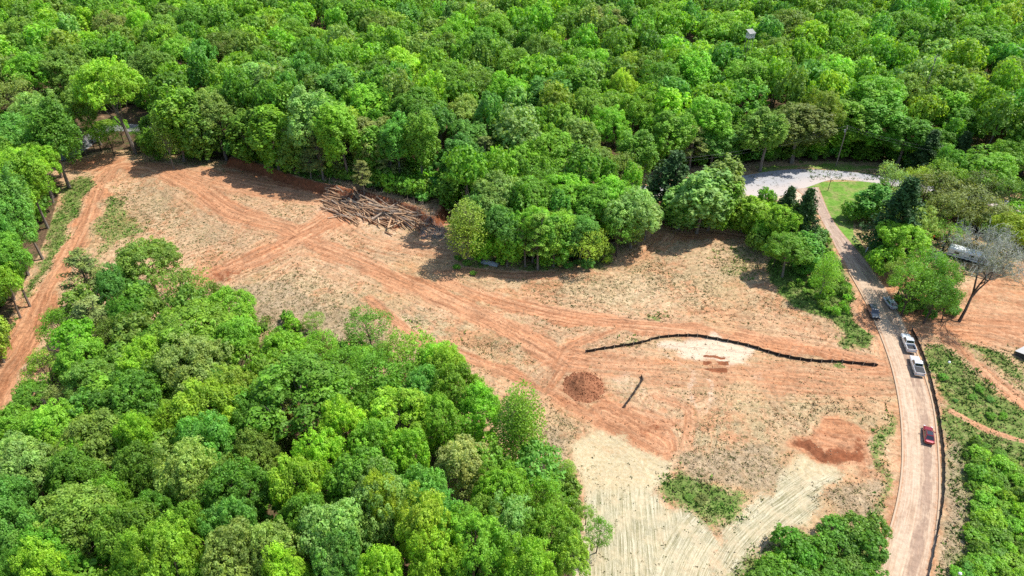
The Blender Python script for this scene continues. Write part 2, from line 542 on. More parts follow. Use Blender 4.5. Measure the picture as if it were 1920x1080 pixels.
s2 = smooth(W([(1620, 850), (1530, 895), (1450, 950), (1385, 1010), (1345, 1075), (1320, 1160)]))
m1 = np.where((xf > 5) & (xf < 70) & (yf > 50) & (yf < 130))[0]
d1, o1 = line_dist(s1, xf[m1], yf[m1]); d2, o2 = line_dist(s2, xf[m1], yf[m1])
SS[m1] = np.where(d2 < 9, o2, o1)
u_, v_, _ = pix(xf[m1], yf[m1])
SR[m1] = np.maximum(sstep(900, 935, v_) * (u_ < 1350), (d2 < 8.5) * sstep(875, 905, v_))
add(GRASS, [(108, 345), (160, 326), (186, 330), (152, 398), (118, 468), (78, 535), (40, 605), (0, 690), (-60, 760), (-60, 650), (20, 590), (60, 510), (85, 430), (112, 390)], 1.6, k=.70)
add(DRY, [(160, 330), (186, 335), (150, 400), (110, 470), (120, 400)], 2, k=.4)
add(GRASS, [(206, 350), (240, 385), (268, 432), (240, 445), (205, 470), (180, 500), (160, 520), (185, 440), (195, 390)], 2.0, k=.62)
add(GRASS, [(1440, 500), (1480, 470), (1545, 440), (1568, 475), (1600, 535), (1634, 610), (1618, 655), (1580, 650), (1555, 610), (1490, 575), (1450, 540)], 2.0, k=1.0)
add(GRASS, [(1370, 450), (1420, 470), (1440, 510), (1400, 540), (1350, 500)], 3.5, k=.5)
add(GRASS, [(1730, 655), (1790, 640), (1800, 668), (1850, 700), (1930, 770), (2100, 900), (2100, 1300), (1740, 1300), (1772, 1080), (1790, 950), (1765, 850), (1752, 740)], 2.0, k=.72)
add(GRASS, [(1795, 632), (1890, 640), (1915, 660), (1960, 740), (1880, 690), (1830, 665)], 2.0, k=.7)
add(GRASS, [(1648, 790), (1686, 750), (1690, 860), (1680, 930), (1655, 1000), (1600, 1100), (1580, 1000), (1645, 930)], 2.0, k=.74)
add(GRASS, [(1248, 886), (1290, 868), (1340, 905), (1402, 930), (1398, 975), (1345, 990), (1285, 965)], 2.6, k=.84)
add(GRASS, [(1350, 1090), (1420, 1030), (1530, 990), (1640, 980), (1640, 1100), (1600, 1250), (1350, 1250)], 3.0, k=.8)
add(GRASS, [(500, 605), (580, 600), (640, 640), (660, 700), (560, 680), (480, 650)], 4.0, k=.75)
add(GRASS, [(700, 578), (790, 590), (850, 640), (800, 640), (740, 612)], 3.0, k=.42)
add(GRASS, [(805, 536), (845, 540), (840, 553), (810, 550)], 1.0, k=.75)
add(GRASS, [(1205, 590), (1255, 590), (1250, 600), (1210, 600)], 1.0, k=.75)
add(GRASS, [(1130, 640), (1200, 622), (1210, 650), (1160, 662)], 1.4, k=.5)
add(GRASS, [(1565, 668), (1630, 672), (1640, 690), (1570, 694)], 1.6, k=.7)
add(GRASS, [(345, 312), (375, 320), (430, 322), (520, 338), (610, 356), (620, 362), (600, 366), (500, 340), (400, 322)], 1.4, k=.7)
add(GRASS, [(850, 505), (930, 492), (1000, 512), (1130, 512), (1180, 490), (1130, 480), (860, 480)], 2.0, k=.6)
add(DRY, [(430, 535), (540, 528), (650, 575), (742, 636), (705, 662), (600, 640), (480, 612), (440, 570)], 2.5, k=.95)
add(DRY, [(1284, 846), (1440, 834), (1478, 884), (1400, 925), (1320, 905)], 2.5, k=1.0)
add(DRY, [(1550, 935), (1650, 900), (1652, 980), (1600, 985)], 2.0, k=.85)
add(DRY, [(1010, 785), (1090, 812), (1085, 900), (1020, 875)], 2.5, k=.65)
add(DRY, [(1768, 800), (1800, 820), (1826, 930), (1816, 1090), (1756, 1100), (1782, 950)], 1.5, k=.95)
add(DRY, [(200, 350), (300, 345), (460, 448), (470, 470), (330, 460), (240, 400)], 4, k=.45)
add(PALE, [(1235, 640), (1330, 634), (1425, 658), (1405, 688), (1300, 674), (1232, 652)], 2.6, k=.85)
add(PALE, [(1380, 690), (1440, 690), (1440, 720), (1380, 715)], 3, k=.5)
add(PALE, [(600, 370), (700, 395), (780, 440), (720, 460), (620, 425), (560, 400)], 4, k=.42)
add(PALE, [(270, 420), (400, 420), (440, 455), (330, 500), (260, 470)], 5, k=.3)
add(PALE, [(1090, 690), (1200, 700), (1260, 760), (1150, 760)], 4, k=.45)
add(PALE, [(1380, 352), (1500, 350), (1545, 343), (1522, 374), (1500, 392), (1400, 378)], 1.2, k=1.0)
add(PALE, [(1840, 540), (1960, 520), (1960, 640), (1860, 600)], 3, k=.2)
pl = smooth(W([(1240, 660), (1300, 690), (1335, 730), (1330, 752), (1290, 762), (1316, 715)])); d, _ = line_dist(pl, xw, yw); PALE = np.maximum(PALE, .46 * (1 - sstep(.3, 1.3, d)))
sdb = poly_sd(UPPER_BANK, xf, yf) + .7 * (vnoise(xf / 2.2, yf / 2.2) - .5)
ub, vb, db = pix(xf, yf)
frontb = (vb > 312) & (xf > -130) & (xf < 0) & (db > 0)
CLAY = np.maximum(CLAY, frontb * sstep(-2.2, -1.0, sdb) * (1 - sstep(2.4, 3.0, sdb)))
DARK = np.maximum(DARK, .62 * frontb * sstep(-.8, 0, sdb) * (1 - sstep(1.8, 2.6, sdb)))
topgrass = frontb * sstep(2.2, 3.0, sdb) * (1 - sstep(5.0, 7.0, sdb)) * (ub < 640)
GRASS = np.maximum(GRASS, topgrass)
bare = pmask([(1790, 545), (1860, 505), (2100, 480), (2200, 640), (1900, 645), (1790, 635)], 2)
GRASS *= 1 - bare
CLAY = np.maximum(CLAY, .62 * bare)
GRASS *= 1 - .92 * sstep(.35, .6, CLAY)
# woods floor
FAR = W([(-900, 340), (-200, 300), (60, 222), (130, 200), (290, 208), (320, 296), (400, 304), (500, 322), (620, 345), (720, 374), (790, 394), (840, 380),
         (868, 430), (900, 470), (1000, 486), (1100, 478), (1180, 440), (1215, 405), (1205, 345), (1190, 325), (1300, 312), (1400, 306), (1560, 300), (1640, 308), (1730, 326),
         (1830, 344), (1930, 366), (2400, 380), (3400, 330), (3600, -60), (-1900, -60)])
LEFTWOOD = W([(-700, 300), (40, 315), (104, 345), (80, 425), (56, 478), (10, 556), (-16, 640), (-60, 720), (-400, 900), (-1100, 900)])
LOWER = W([(165, 640), (240, 590), (330, 610), (430, 660), (520, 730), (640, 760), (760, 760), (860, 800), (920, 850), (1000, 940), (1060, 1000), (1070, 1400), (-500, 1400), (-300, 1000),
           (20, 870), (80, 770)])
RIGHTW = W([(1640, 380), (1740, 400), (1850, 452), (1930, 480), (2400, 520), (2700, 380), (1930, 388), (1720, 356)])
HEDGE = W([(1225, 395), (1300, 425), (1400, 428), (1470, 500), (1545, 510), (1560, 470), (1540, 440), (1510, 395), (1440, 375), (1390, 375)])
for q in (FAR, LEFTWOOD, LOWER, RIGHTW, HEDGE):
    sd = poly_sd(q, xf, yf) + 5 * (vnoise(xf / 7 + 3, yf / 7) - .5)
    LITTER = np.maximum(LITTER, sstep(-2.5, 2, sd))
outer = (np.abs(xf) > 150) | (yf > 300)
LITTER = np.maximum(LITTER, np.where(outer & (xf < 0), 1, 0))
GRASS = np.where(outer | (xf > 95), np.maximum(GRASS, .5), GRASS) * (1 - bare) * (1 - .92 * sstep(.35, .6, CLAY))
# grass in front of the paved road / lawn
LAWNP = [(1500, 350), (1530, 342), (1640, 340), (1700, 352), (1640, 400), (1600, 410), (1600, 440), (1630, 480), (1640, 510), (1600, 480), (1560, 425), (1535, 400), (1515, 375)]
LAWN = pmask(LAWNP, .6, warp=False)
LAWN = np.maximum(LAWN, .62 * pmask([(1400, 312), (1500, 308), (1560, 308), (1640, 316), (1760, 340), (1760, 350), (1640, 326), (1500, 316), (1400, 326)], 1.5))
LITTER *= (1 - np.clip(LAWN * 1.5, 0, 1)) * (1 - topgrass)
LITTER = np.maximum(LITTER, pmask([(120, 205), (300, 205), (300, 290), (240, 285), (200, 282), (120, 298), (40, 300)], 2))
LITTER *= 1 - .4 * pmask([(140, 212), (200, 206), (290, 222), (290, 234), (200, 222), (140, 232)], 1)
sd = poly_sd(LEFTWOOD, xf, yf)
LITTER = np.maximum(LITTER, sstep(-3.5, -.5, sd))
dR, _ = line_dist(ROADC, xf, yf)
SHOULD = (1 - sstep(3.5, 7.5, dR)) * (yf < 170)
CLAY = np.maximum(CLAY, .55 * SHOULD * (vnoise(xf / 4, yf / 4) > .35))
rough = .10 * (vnoise(xf * 1.3, yf * 1.3) - .5) + DARK * .9 * (vnoise(xf * .8, yf * .8 + 5) - .5)
flat = sstep(4.2, 6.5, dR)
dP, _ = line_dist(PAVEDC, xf, yf); flat = np.minimum(flat, sstep(9, 12, dP))
ruth = -.12 * RUT + .09 * BERM * (1 - RUT)
Zg = Zf + (ruth + rough) * flat * (np.abs(xf) < 140) * (yf < 300)
i0 = np.arange((ny - 1) * nx).reshape(ny - 1, nx)[:, :-1].ravel()
Fg = np.stack([i0, i0 + 1, i0 + nx + 1, i0 + nx], 1)

def ground_material():
    t = NT('clay_ground')
    P = t.pos()
    nL, nM, nS, nF = t.noise(P, .055, 4), t.noise(P, .35, 4, .6), t.noise(P, 1.7, 4, .65), t.noise(P, 6.5, 3, .7)
    ts, tm = t.fac('ts'), t.fac('tm')
    sx = t.n('ShaderNodeSeparateXYZ'); t.l(P, sx.inputs[0])
    wob = t.math('MULTIPLY', t.math('SUBTRACT', nM, .5), 1.6)
    tsw = t.math('ADD', ts, wob)
    vec = t.comb(t.math('MULTIPLY', tsw, 1.9), t.math('MULTIPLY', sx.outputs[0], .07), t.math('MULTIPLY', sx.outputs[1], .07))
    streak = t.noise(vec, 1.0, 5, .68)
    vec2 = t.comb(t.math('MULTIPLY', tsw, .7), t.math('MULTIPLY', sx.outputs[0], .04), t.math('MULTIPLY', sx.outputs[1], .04))
    band = t.noise(vec2, 1.0, 2, .5)
    # sand
    vor = t.n('ShaderNodeTexVoronoi', feature='F1'); t.l(P, vor.inputs['Vector']); vor.inputs['Scale'].default_value = 1.05; vor.inputs['Randomness'].default_value = 1.0
    vor2 = t.n('ShaderNodeTexVoronoi', feature='F1'); t.l(P, vor2.inputs['Vector']); vor2.inputs['Scale'].default_value = 2.3
    crumbs = t.noise(P, 3.2, 5, .75, 1.2)
    nO = t.noise(P, .028, 3, .5, .6)
    sand = t.mix(t.step(nL, .38, .62), (.395, .245, .135), (.45, .325, .19))
    olive = t.mix(t.step(crumbs, .38, .62), (.42, .335, .20), (.255, .205, .10))
    sand = t.mix(t.math('MULTIPLY', t.step(t.math('ADD', t.fac('olive'), t.math('MULTIPLY', t.math('SUBTRACT', nM, .5), 1.1)), .22, .75), .95), sand, olive)
    sand = t.mix(t.math('MULTIPLY', t.step(t.math('ADD', nM, t.math('MULTIPLY', nS, .5)), .70, .90), .85), sand, (.53, .40, .245))
    sand = t.mix(t.math('MULTIPLY', t.step(t.math('ADD', t.math('MULTIPLY', nL, .6), t.math('MULTIPLY', nM, .6)), .56, .72), .85), sand, (.385, .165, .075))
    sand = t.mix(t.math('MULTIPLY', t.step(nO, .47, .60), .42), sand, (.30, .225, .105))
    sand = t.mix(t.math('MULTIPLY', t.step(crumbs, .50, .66), .75), sand, (.31, .175, .088))
    sand = t.mix(t.math('MULTIPLY', t.step(crumbs, .46, .36), .45), sand, (.54, .40, .245))
    sand = t.mix(t.math('MULTIPLY', t.math('MULTIPLY', t.step(streak, .48, .66), tm), .65), sand, (.37, .185, .09))
    grit = t.noise(P, 8.5, 4, .8, .6)
    sand = t.mix(t.math('MULTIPLY', t.step(grit, .52, .64), .55), sand, (.23, .13, .065))
    sand = t.mix(t.math('MULTIPLY', t.step(grit, .47, .38), .38), sand, (.58, .44, .28))
    spot = t.math('MULTIPLY', t.math('SUBTRACT', 1.0, t.step(vor.outputs['Distance'], .17, .36)), t.step(nM, .36, .52))
    spot2 = t.math('MULTIPLY', t.math('SUBTRACT', 1.0, t.step(vor2.outputs['Distance'], .14, .30)), t.step(nL, .42, .60))
    sand = t.mix(t.math('MULTIPLY', spot, .62), sand, (.125, .125, .045))
    sand = t.mix(t.math('MULTIPLY', spot2, .5), sand, (.16, .135, .055))
    # clay
    clay = t.mix(t.step(streak, .34, .66), (.262, .098, .042), (.41, .195, .095))
    clay = t.mix(t.math('MULTIPLY', t.step(band, .48, .64), .7), clay, (.455, .25, .135))
    clay = t.mix(t.math('MULTIPLY', t.step(nS, .52, .75), .4), clay, (.27, .10, .043))
    clay = t.mix(t.math('MULTIPLY', t.step(crumbs, .54, .70), .5), clay, (.24, .088, .038))
    clay = t.mix(t.math('MULTIPLY', t.step(grit, .53, .66), .45), clay, (.20, .075, .032))
    clay = t.mix(t.math('MULTIPLY', t.step(grit, .46, .36), .35), clay, (.55, .33, .20))
    def edge(a, amp=.55, lo=.42, hi=.60, nz=None):
        n = t.math('SUBTRACT', nz if nz else t.math('ADD', t.math('MULTIPLY', nM, .5), t.math('MULTIPLY', nS, .5)), .5)
        return t.step(t.math('ADD', t.fac(a), t.math('MULTIPLY', n, amp * 2)), lo, hi)
    mixn = t.math('ADD', t.math('MULTIPLY', nS, .55), t.math('MULTIPLY', streak, .45))
    c = t.mix(t.math('MULTIPLY', edge('clay', .95, .22, .86, mixn), .93), sand, clay)
    rt = t.math('MULTIPLY', t.fac('rut'), t.step(t.math('ADD', grit, t.math('MULTIPLY', nS, .5)), .52, .86))
    c = t.mix(t.math('MULTIPLY', rt, .80), c, t.mix(nS, (.23, .085, .036), (.40, .19, .095)))
    c = t.mix(t.math('MULTIPLY', t.fac('berm'), .42), c, t.mix(nS, (.48, .27, .15), (.56, .37, .23)))
    dry = t.mix(t.step(crumbs, .38, .62), (.40, .31, .205), (.20, .15, .085))
    dry = t.mix(t.math('MULTIPLY', t.step(nM, .45, .65), .5), dry, (.30, .225, .12))
    dry = t.mix(t.math('MULTIPLY', spot, .8), dry, (.10, .10, .04))
    dry = t.mix(t.math('MULTIPLY', t.step(nF, .52, .68), .6), dry, (.15, .13, .06))
    pale = t.mix(nS, (.56, .45, .335), (.50, .38, .26))
    c = t.mix(t.math('MULTIPLY', edge('pale', .5, .35, .7), .9), c, pale)
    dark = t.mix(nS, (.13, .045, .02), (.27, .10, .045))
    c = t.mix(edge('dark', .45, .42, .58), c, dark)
    # straw, some of it rolled in rows
    ss = t.math('ADD', t.fac('ss'), t.math('MULTIPLY', t.math('SUBTRACT', nM, .5), .5))
    sv = t.comb(t.math('MULTIPLY', ss, 6.5), t.math('MULTIPLY', sx.outputs[0], .12), t.math('MULTIPLY', sx.outputs[1], .12))
    row = t.noise(sv, 1.0, 4, .7)
    straw = t.mix(t.step(nS, .35, .65), (.46, .385, .245), (.39, .305, .17))
    straw = t.mix(t.math('MULTIPLY', t.step(nF, .5, .7), .35), straw, (.33, .26, .15))
    straw = t.mix(t.math('MULTIPLY', t.step(t.math('ADD', t.math('MULTIPLY', nM, .5), t.math('MULTIPLY', crumbs, .5)), .53, .66), .75), straw, (.40, .235, .12))
    straw = t.mix(t.math('MULTIPLY', t.step(crumbs, .46, .36), .6), straw, (.52, .455, .31))
    rows = t.mix(t.step(t.math('ADD', t.math('MULTIPLY', row, .75), t.math('MULTIPLY', crumbs, .25)), .40, .60), (.20, .18, .095), (.49, .435, .305))
    rows = t.mix(t.math('MULTIPLY', t.step(nM, .5, .7), .6), rows, (.48, .42, .29))
    rows = t.mix(t.math('MULTIPLY', t.step(grit, .52, .64), .6), rows, (.24, .21, .11))
    straw = t.mix(t.math('MULTIPLY', t.step(grit, .53, .65), .6), straw, (.30, .235, .13))
    straw = t.mix(t.math('MULTIPLY', t.fac('sr'), t.math('ADD', .55, t.math('MULTIPLY', t.step(nM, .62, .40), .45))), straw, rows)
    c = t.mix(edge('straw', 1.1, .30, .70, t.math('ADD', t.math('MULTIPLY', nS, .4), t.math('MULTIPLY', crumbs, .6))), c, straw)
    grass = t.mix(t.step(nS, .35, .65), (.075, .145, .022), (.15, .20, .05))
    grass = t.mix(t.math('MULTIPLY', t.step(nM, .5, .7), .6), grass, (.25, .23, .10))
    c = t.mix(edge('grass', .8, .42, .72, t.math('ADD', t.math('MULTIPLY', nS, .6), t.math('MULTIPLY', nF, .4))), c, grass)
    c = t.mix(t.math('MULTIPLY', edge('dry', .9, .30, .75, t.math('ADD', t.math('MULTIPLY', nS, .5), t.math('MULTIPLY', crumbs, .5))), .8), c, dry)
    lawn = t.mix(t.step(nM, .4, .65), (.11, .23, .028), (.18, .25, .055))
    lawn = t.mix(t.math('MULTIPLY', t.step(nM, .48, .62), .6), lawn, (.23, .235, .085))
    lawn = t.mix(t.math('MULTIPLY', t.step(nS, .52, .66), .5), lawn, (.085, .17, .025))
    lawn = t.mix(t.math('MULTIPLY', t.step(grit, .52, .66), .4), lawn, (.26, .24, .11))
    c = t.mix(edge('lawn', .4, .4, .6), c, lawn)
    lit = t.mix(t.step(nS, .35, .65), (.07, .045, .025), (.15, .095, .055))
    lit = t.mix(t.math('MULTIPLY', t.step(nM, .5, .65), .7), lit, (.045, .075, .018))
    c = t.mix(edge('litter', .5, .4, .6), c, lit)
    var = t.noise(P, 1.15, 7, .78, .4)
    var2 = t.noise(P, .16, 4, .6, .8)
    vv = t.math('ADD', t.math('ADD', .55, t.math('MULTIPLY', t.step(var, .30, .70), .62)), t.math('ADD', t.math('MULTIPLY', t.step(var2, .30, .70), .26), t.math('MULTIPLY', t.math('MULTIPLY', t.math('SUBTRACT', streak, .5), tm), 1.1)))
    wash = t.noise(P, .11, 5, .65, 1.5)
    c = t.mix(t.math('MULTIPLY', t.step(wash, .54, .70), .35), c, t.mix(1.0, c, (.98, .74, .58), 'MULTIPLY'))
    light = t.math('MAXIMUM', t.fac('straw'), t.fac('pale'))
    vv = t.math('ADD', t.math('MULTIPLY', vv, t.math('SUBTRACT', 1.0, t.math('MULTIPLY', light, .6))), t.math('MULTIPLY', light, .66))
    c = t.mix(1.0, c, t.comb(vv, vv, vv), 'MULTIPLY')
    h = t.math('ADD', t.math('ADD', t.math('MULTIPLY', nS, .7), t.math('MULTIPLY', nF, .35)), t.math('MULTIPLY', t.math('MULTIPLY', streak, tm), 1.1))
    t.pbr(c, .95, t.bump(h, .9, .20), spec=.12)
    return t.m
gm = mesh_np('ground', np.stack([xf, yf, Zg], 1), Fg, [ground_material()],
             dict(clay=CLAY, ts=TS, tm=TM, grass=GRASS, dry=DRY, pale=PALE, straw=STRAW, ss=SS, sr=SR, litter=LITTER, dark=DARK, lawn=LAWN, olive=OLIVE, rut=np.clip(RUT * (1 - STRAW) * (1 - .6 * GRASS), 0, 1), berm=np.clip(BERM * (1 - RUT) * (1 - STRAW), 0, 1)), smoothf=True)
ground = ob('ground', gm)
tag(ground, 'bare red clay and sand clearing with straw, weeds and tyre ruts between the woods', kind='structure')

# ------------------------------------------------------------------ ROADS
def ribbon(name, A, B, mat, lift, across=10, label=None):
    n = len(A)
    V, ac, al = [], [], []
    s = np.concatenate([[0], np.cumsum(np.hypot(*np.diff((A + B) / 2, axis=0).T))])
    for j in range(across + 1):
        f = j / across
        p = A * (1 - f) + B * f
        edge = 1 if j in (0, across) else 0
        V.append(np.column_stack([p, ground_h(p[:, 0], p[:, 1]) + lift - .25 * edge * 0]))
        ac.append(np.full(n, f)); al.append(s)
    V = np.concatenate(V)
    F = [(j * n + i, (j + 1) * n + i, (j + 1) * n + i + 1, j * n + i + 1) for j in range(across) for i in range(n - 1)]
    # skirts so that the slab has an edge
    V2 = [V]
    k = len(V)
    for j, base in ((0, 0), (across, across * n)):
        V2.append(V[base:base + n] - (0, 0, .3))
        for i in range(n - 1):
            F.append((base + i, base + i + 1, k + i + 1, k + i))
        ac.append(np.full(n, float(j > 0))); al.append(s); k += n
    me = mesh_np(name, np.concatenate(V2), np.array(F), [mat], dict(across=np.concatenate(ac), along=np.concatenate(al)), smoothf=False)
    return tag(ob(name, me), label, kind='structure')
def dirt_road_mat():
    t = NT('dusty_lane')
    P = t.pos()
    nS, nF, nM = t.noise(P, 1.3, 4, .6), t.noise(P, 6, 3, .7), t.noise(P, .3, 3)
    ac, al = t.fac('across'), t.fac('along')
    acw = t.math('ADD', ac, t.math('MULTIPLY', t.math('SUBTRACT', nM, .5), .035))
    v1 = t.comb(t.math('MULTIPLY', acw, 26), t.math('MULTIPLY', al, .10), 0.0)
    st = t.noise(v1, 1.0, 5, .72)
    v2 = t.comb(t.math('MULTIPLY', acw, 5), t.math('MULTIPLY', al, .14), 3.0)
    pa = t.noise(v2, 1.0, 5, .7)
    c = t.mix(t.step(st, .36, .64), (.40, .275, .18), (.49, .375, .265))
    c = t.mix(t.math('MULTIPLY', t.step(pa, .50, .64), .6), c, (.50, .39, .28))
    c = t.mix(t.math('MULTIPLY', t.step(pa, .46, .34), .55), c, (.30, .18, .115))
    # a grey strip of the old paving shows through on one side
    strip = t.math('MULTIPLY', t.step(ac, .48, .53), t.math('SUBTRACT', 1.0, t.step(ac, .80, .86)))
    c = t.mix(t.math('MULTIPLY', t.math('MULTIPLY', strip, t.step(pa, .40, .55)), .75), c, (.255, .165, .115))
    line = t.math('MULTIPLY', t.step(ac, .455, .47), t.math('SUBTRACT', 1.0, t.step(ac, .495, .51)))
    c = t.mix(t.math('MULTIPLY', line, .5), c, (.55, .40, .27))
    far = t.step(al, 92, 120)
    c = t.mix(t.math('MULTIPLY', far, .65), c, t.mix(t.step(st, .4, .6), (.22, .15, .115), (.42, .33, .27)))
    c = t.mix(t.math('MULTIPLY', t.step(nF, .55, .75), .35), c, (.30, .17, .09))
    ragged = t.math('ADD', t.math('ABSOLUTE', t.math('SUBTRACT', ac, .5)), t.math('MULTIPLY', t.math('SUBTRACT', nS, .5), .22))
    c = t.mix(t.math('MULTIPLY', t.step(ragged, .40, .50), .8), c, t.mix(nF, (.30, .135, .065), (.44, .26, .15)))
    var = t.noise(P, 1.1, 6, .75)
    vv = t.math('ADD', .80, t.math('MULTIPLY', t.step(var, .30, .70), .32))
    c = t.mix(1.0, c, t.comb(vv, vv, vv), 'MULTIPLY')
    t.pbr(c, .93, t.bump(t.math('ADD', nS, t.math('MULTIPLY', st, .8)), .6, .07), spec=.15)
    return t.m
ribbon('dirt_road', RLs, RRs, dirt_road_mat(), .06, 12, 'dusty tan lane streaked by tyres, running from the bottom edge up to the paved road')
def paved_mat():
    t = NT('weathered_paving')
    P = t.pos()
    ac = t.fac('across')
    n1, n2, n3 = t.noise(P, .16, 4), t.noise(P, .9, 4, .65), t.noise(P, 5, 3)
    c = t.mix(t.step(n2, .30, .70), (.315, .31, .315), (.355, .35, .35))
    c = t.mix(t.math('MULTIPLY', t.step(t.math('ADD', ac, t.math('MULTIPLY', n1, .8)), .8, 1.25), .8), c, (.44, .375, .33))
    c = t.mix(t.math('MULTIPLY', t.step(n1, .58, .7), .3), c, (.26, .26, .27))
    c = t.mix(t.math('MULTIPLY', t.step(n3, .6, .8), .12), c, (.45, .42, .39))
    t.pbr(c, .9, t.bump(n3, .3, .02), spec=.2)
    return t.m
PAV = paved_mat()
ribbon('paved_road', resample(PAVED_A, 60), resample(PAVED_B, 60), PAV, .035, 8, 'pale grey paved road curving behind the lawn')
ribbon('woods_road', resample(LANE_A, 40), resample(LANE_B, 40), simple('old_asphalt', (.20, .195, .19), .9, grain=.25, scale=.6), .05, 5, 'grey road glimpsed through the trees at the upper left')
# kerbs along the lane
KERB = simple('kerb_concrete', (.42, .31, .21), .9, spec=.1)
def kerb(line, off, name, label, i0=0, i1=None):
    l = line[i0:i1]
    b = Buf()
    d = np.gradient(l, axis=0); d /= np.linalg.norm(d, axis=1)[:, None]
    nrm = np.stack([-d[:, 1], d[:, 0]], 1)
    z = ground_h(l[:, 0], l[:, 1])
    P = [np.column_stack([l + nrm * a, z + h]) for a, h in ((off - .16, -.1), (off - .16, .19), (off + .12, .19), (off + .16, -.1))]
    n = len(l)
    V = np.concatenate(P)
    Q = [(a * n + i, (a + 1) * n + i, (a + 1) * n + i + 1, a * n + i + 1) for a in range(3) for i in range(n - 1)]
    b.add(V, Q)
    return tag(ob(name, b.mesh(name, [KERB])), label, kind='structure')
kerb(RLs, .1, 'kerb', 'low dusty kerb along the left edge of the lane', 0, 62)
kerb(RRs, -.1, 'kerb', 'low dusty kerb along the fenced right edge of the lane', 0, 46)

# ------------------------------------------------------------------ FOLIAGE MATERIALS AND TREE MESHES
def leaf_mat(name, far=False, trans=.42, gloss=.35):
    t = NT(name)
    if far:
        col = t.attr('tint', 'INSTANCER').outputs['Color']
    else:
        col = t.n('ShaderNodeObjectInfo').outputs['Color']
    tone = t.fac('tone')
    n = t.noise(t.n('ShaderNodeTexCoord').outputs['Object'], .55, 2)
    c = t.mix(1.0, col, t.comb(tone, tone, tone), 'MULTIPLY')
    warm = t.mix(1.0, c, (1.17, 1.05, .85), 'MULTIPLY')
    c = t.mix(t.step(n, .40, .68), c, warm)
    pb = t.n('ShaderNodeBsdfPrincipled')
    t.l(c, pb.inputs['Base Color'])
    pb.inputs['Roughness'].default_value = .55
    pb.inputs['Specular IOR Level'].default_value = gloss
    tr = t.n('ShaderNodeBsdfTranslucent')
    t.l(t.mix(1.0, c, (1.35, 1.30, .55), 'MULTIPLY'), tr.inputs[0])
    mx = t.n('ShaderNodeMixShader')
    mx.inputs[0].default_value = trans
    t.l(pb.outputs[0], mx.inputs[1]); t.l(tr.outputs[0], mx.inputs[2])
    t.l(mx.outputs[0], t.out.inputs[0])
    return t.m
LEAF, LEAF_FAR = leaf_mat('leaves'), leaf_mat('distant_leaves', True)
NEEDLE = leaf_mat('needles', False, .12, .2)
def bark_mat(name, a, b):
    t = NT(name)
    o = t.n('ShaderNodeTexCoord').outputs['Object']
    mp = t.n('ShaderNodeMapping'); mp.inputs['Scale'].default_value = (5, 5, .8); t.l(o, mp.inputs[0])
    n = t.noise(mp.outputs[0], 1.0, 4, .65)
    t.pbr(t.mix(n, a, b), .9, t.bump(n, .5, .05), spec=.15)
    return t.m
BARK = bark_mat('grey_bark', (.10, .08, .06), (.26, .22, .18))
BARKD = bark_mat('dark_bark', (.045, .032, .025), (.12, .09, .07))
TWIG = bark_mat('pale_twigs', (.20, .185, .17), (.42, .40, .375))
TWIGB = bark_mat('brown_twigs', (.13, .105, .08), (.26, .215, .17))

def dirs(n, up=0.0):
    d = rng.normal(size=(n, 3))
    d[:, 2] += up
    return d / (np.linalg.norm(d, axis=1)[:, None] + 1e-9)
def crown_clumps(b, R, zc, hz, nl, nc, nleaf, S, low=-.55, lobe=.40, clump=.125, flat=.0, keep=1.0, mi=0):
    """lobes on an ellipsoid, leafy clumps on the lobes, leaves on the clumps"""
    i = np.arange(nl) + rng.random(nl) * .6
    zz = low + (1 - low) * ((i + .3) / nl)
    zz = np.clip(zz, low, .97)
    th = i * 2.39996 + rng.normal(0, .25, nl)
    rr = np.sqrt(np.maximum(0, 1 - zz ** 2))
    D = np.stack([rr * np.cos(th), rr * np.sin(th), zz], 1)
    rad = rng.uniform(.42, .90, nl)
    C = D * rad[:, None]
    for k in range(nl):
        lr = lobe * rng.uniform(.58, 1.28)
        dd = dirs(int(nc * 2.6))
        sel = (dd @ D[k] > -.25) & (dd[:, 2] > -.55)
        dd = dd[sel][:nc]
        cc = C[k] + dd * lr
        tl = rng.uniform(.86, 1.14)
        for q in range(len(cc)):
            if rng.random() > keep:
                continue
            cr = clump * rng.uniform(.7, 1.35)
            n = max(3, int(nleaf * rng.uniform(.7, 1.3)))
            ld = dirs(n, .45)
            P = cc[q] + ld * cr * rng.uniform(.55, 1.0, n)[:, None]
            N = ld * 1.0 + dd[q] * .5 + rng.normal(0, .45, (n, 3)) + (0, 0, .3)
            tone = tl * rng.uniform(.80, 1.22) * rng.uniform(.85, 1.15, n)
            P = P * (R, R, hz) + (0, 0, zc)
            b.leaves(P, N, S * rng.uniform(.5, 1.4, n), tone, mi)
    return C * (R, R, hz) + (0, 0, zc)
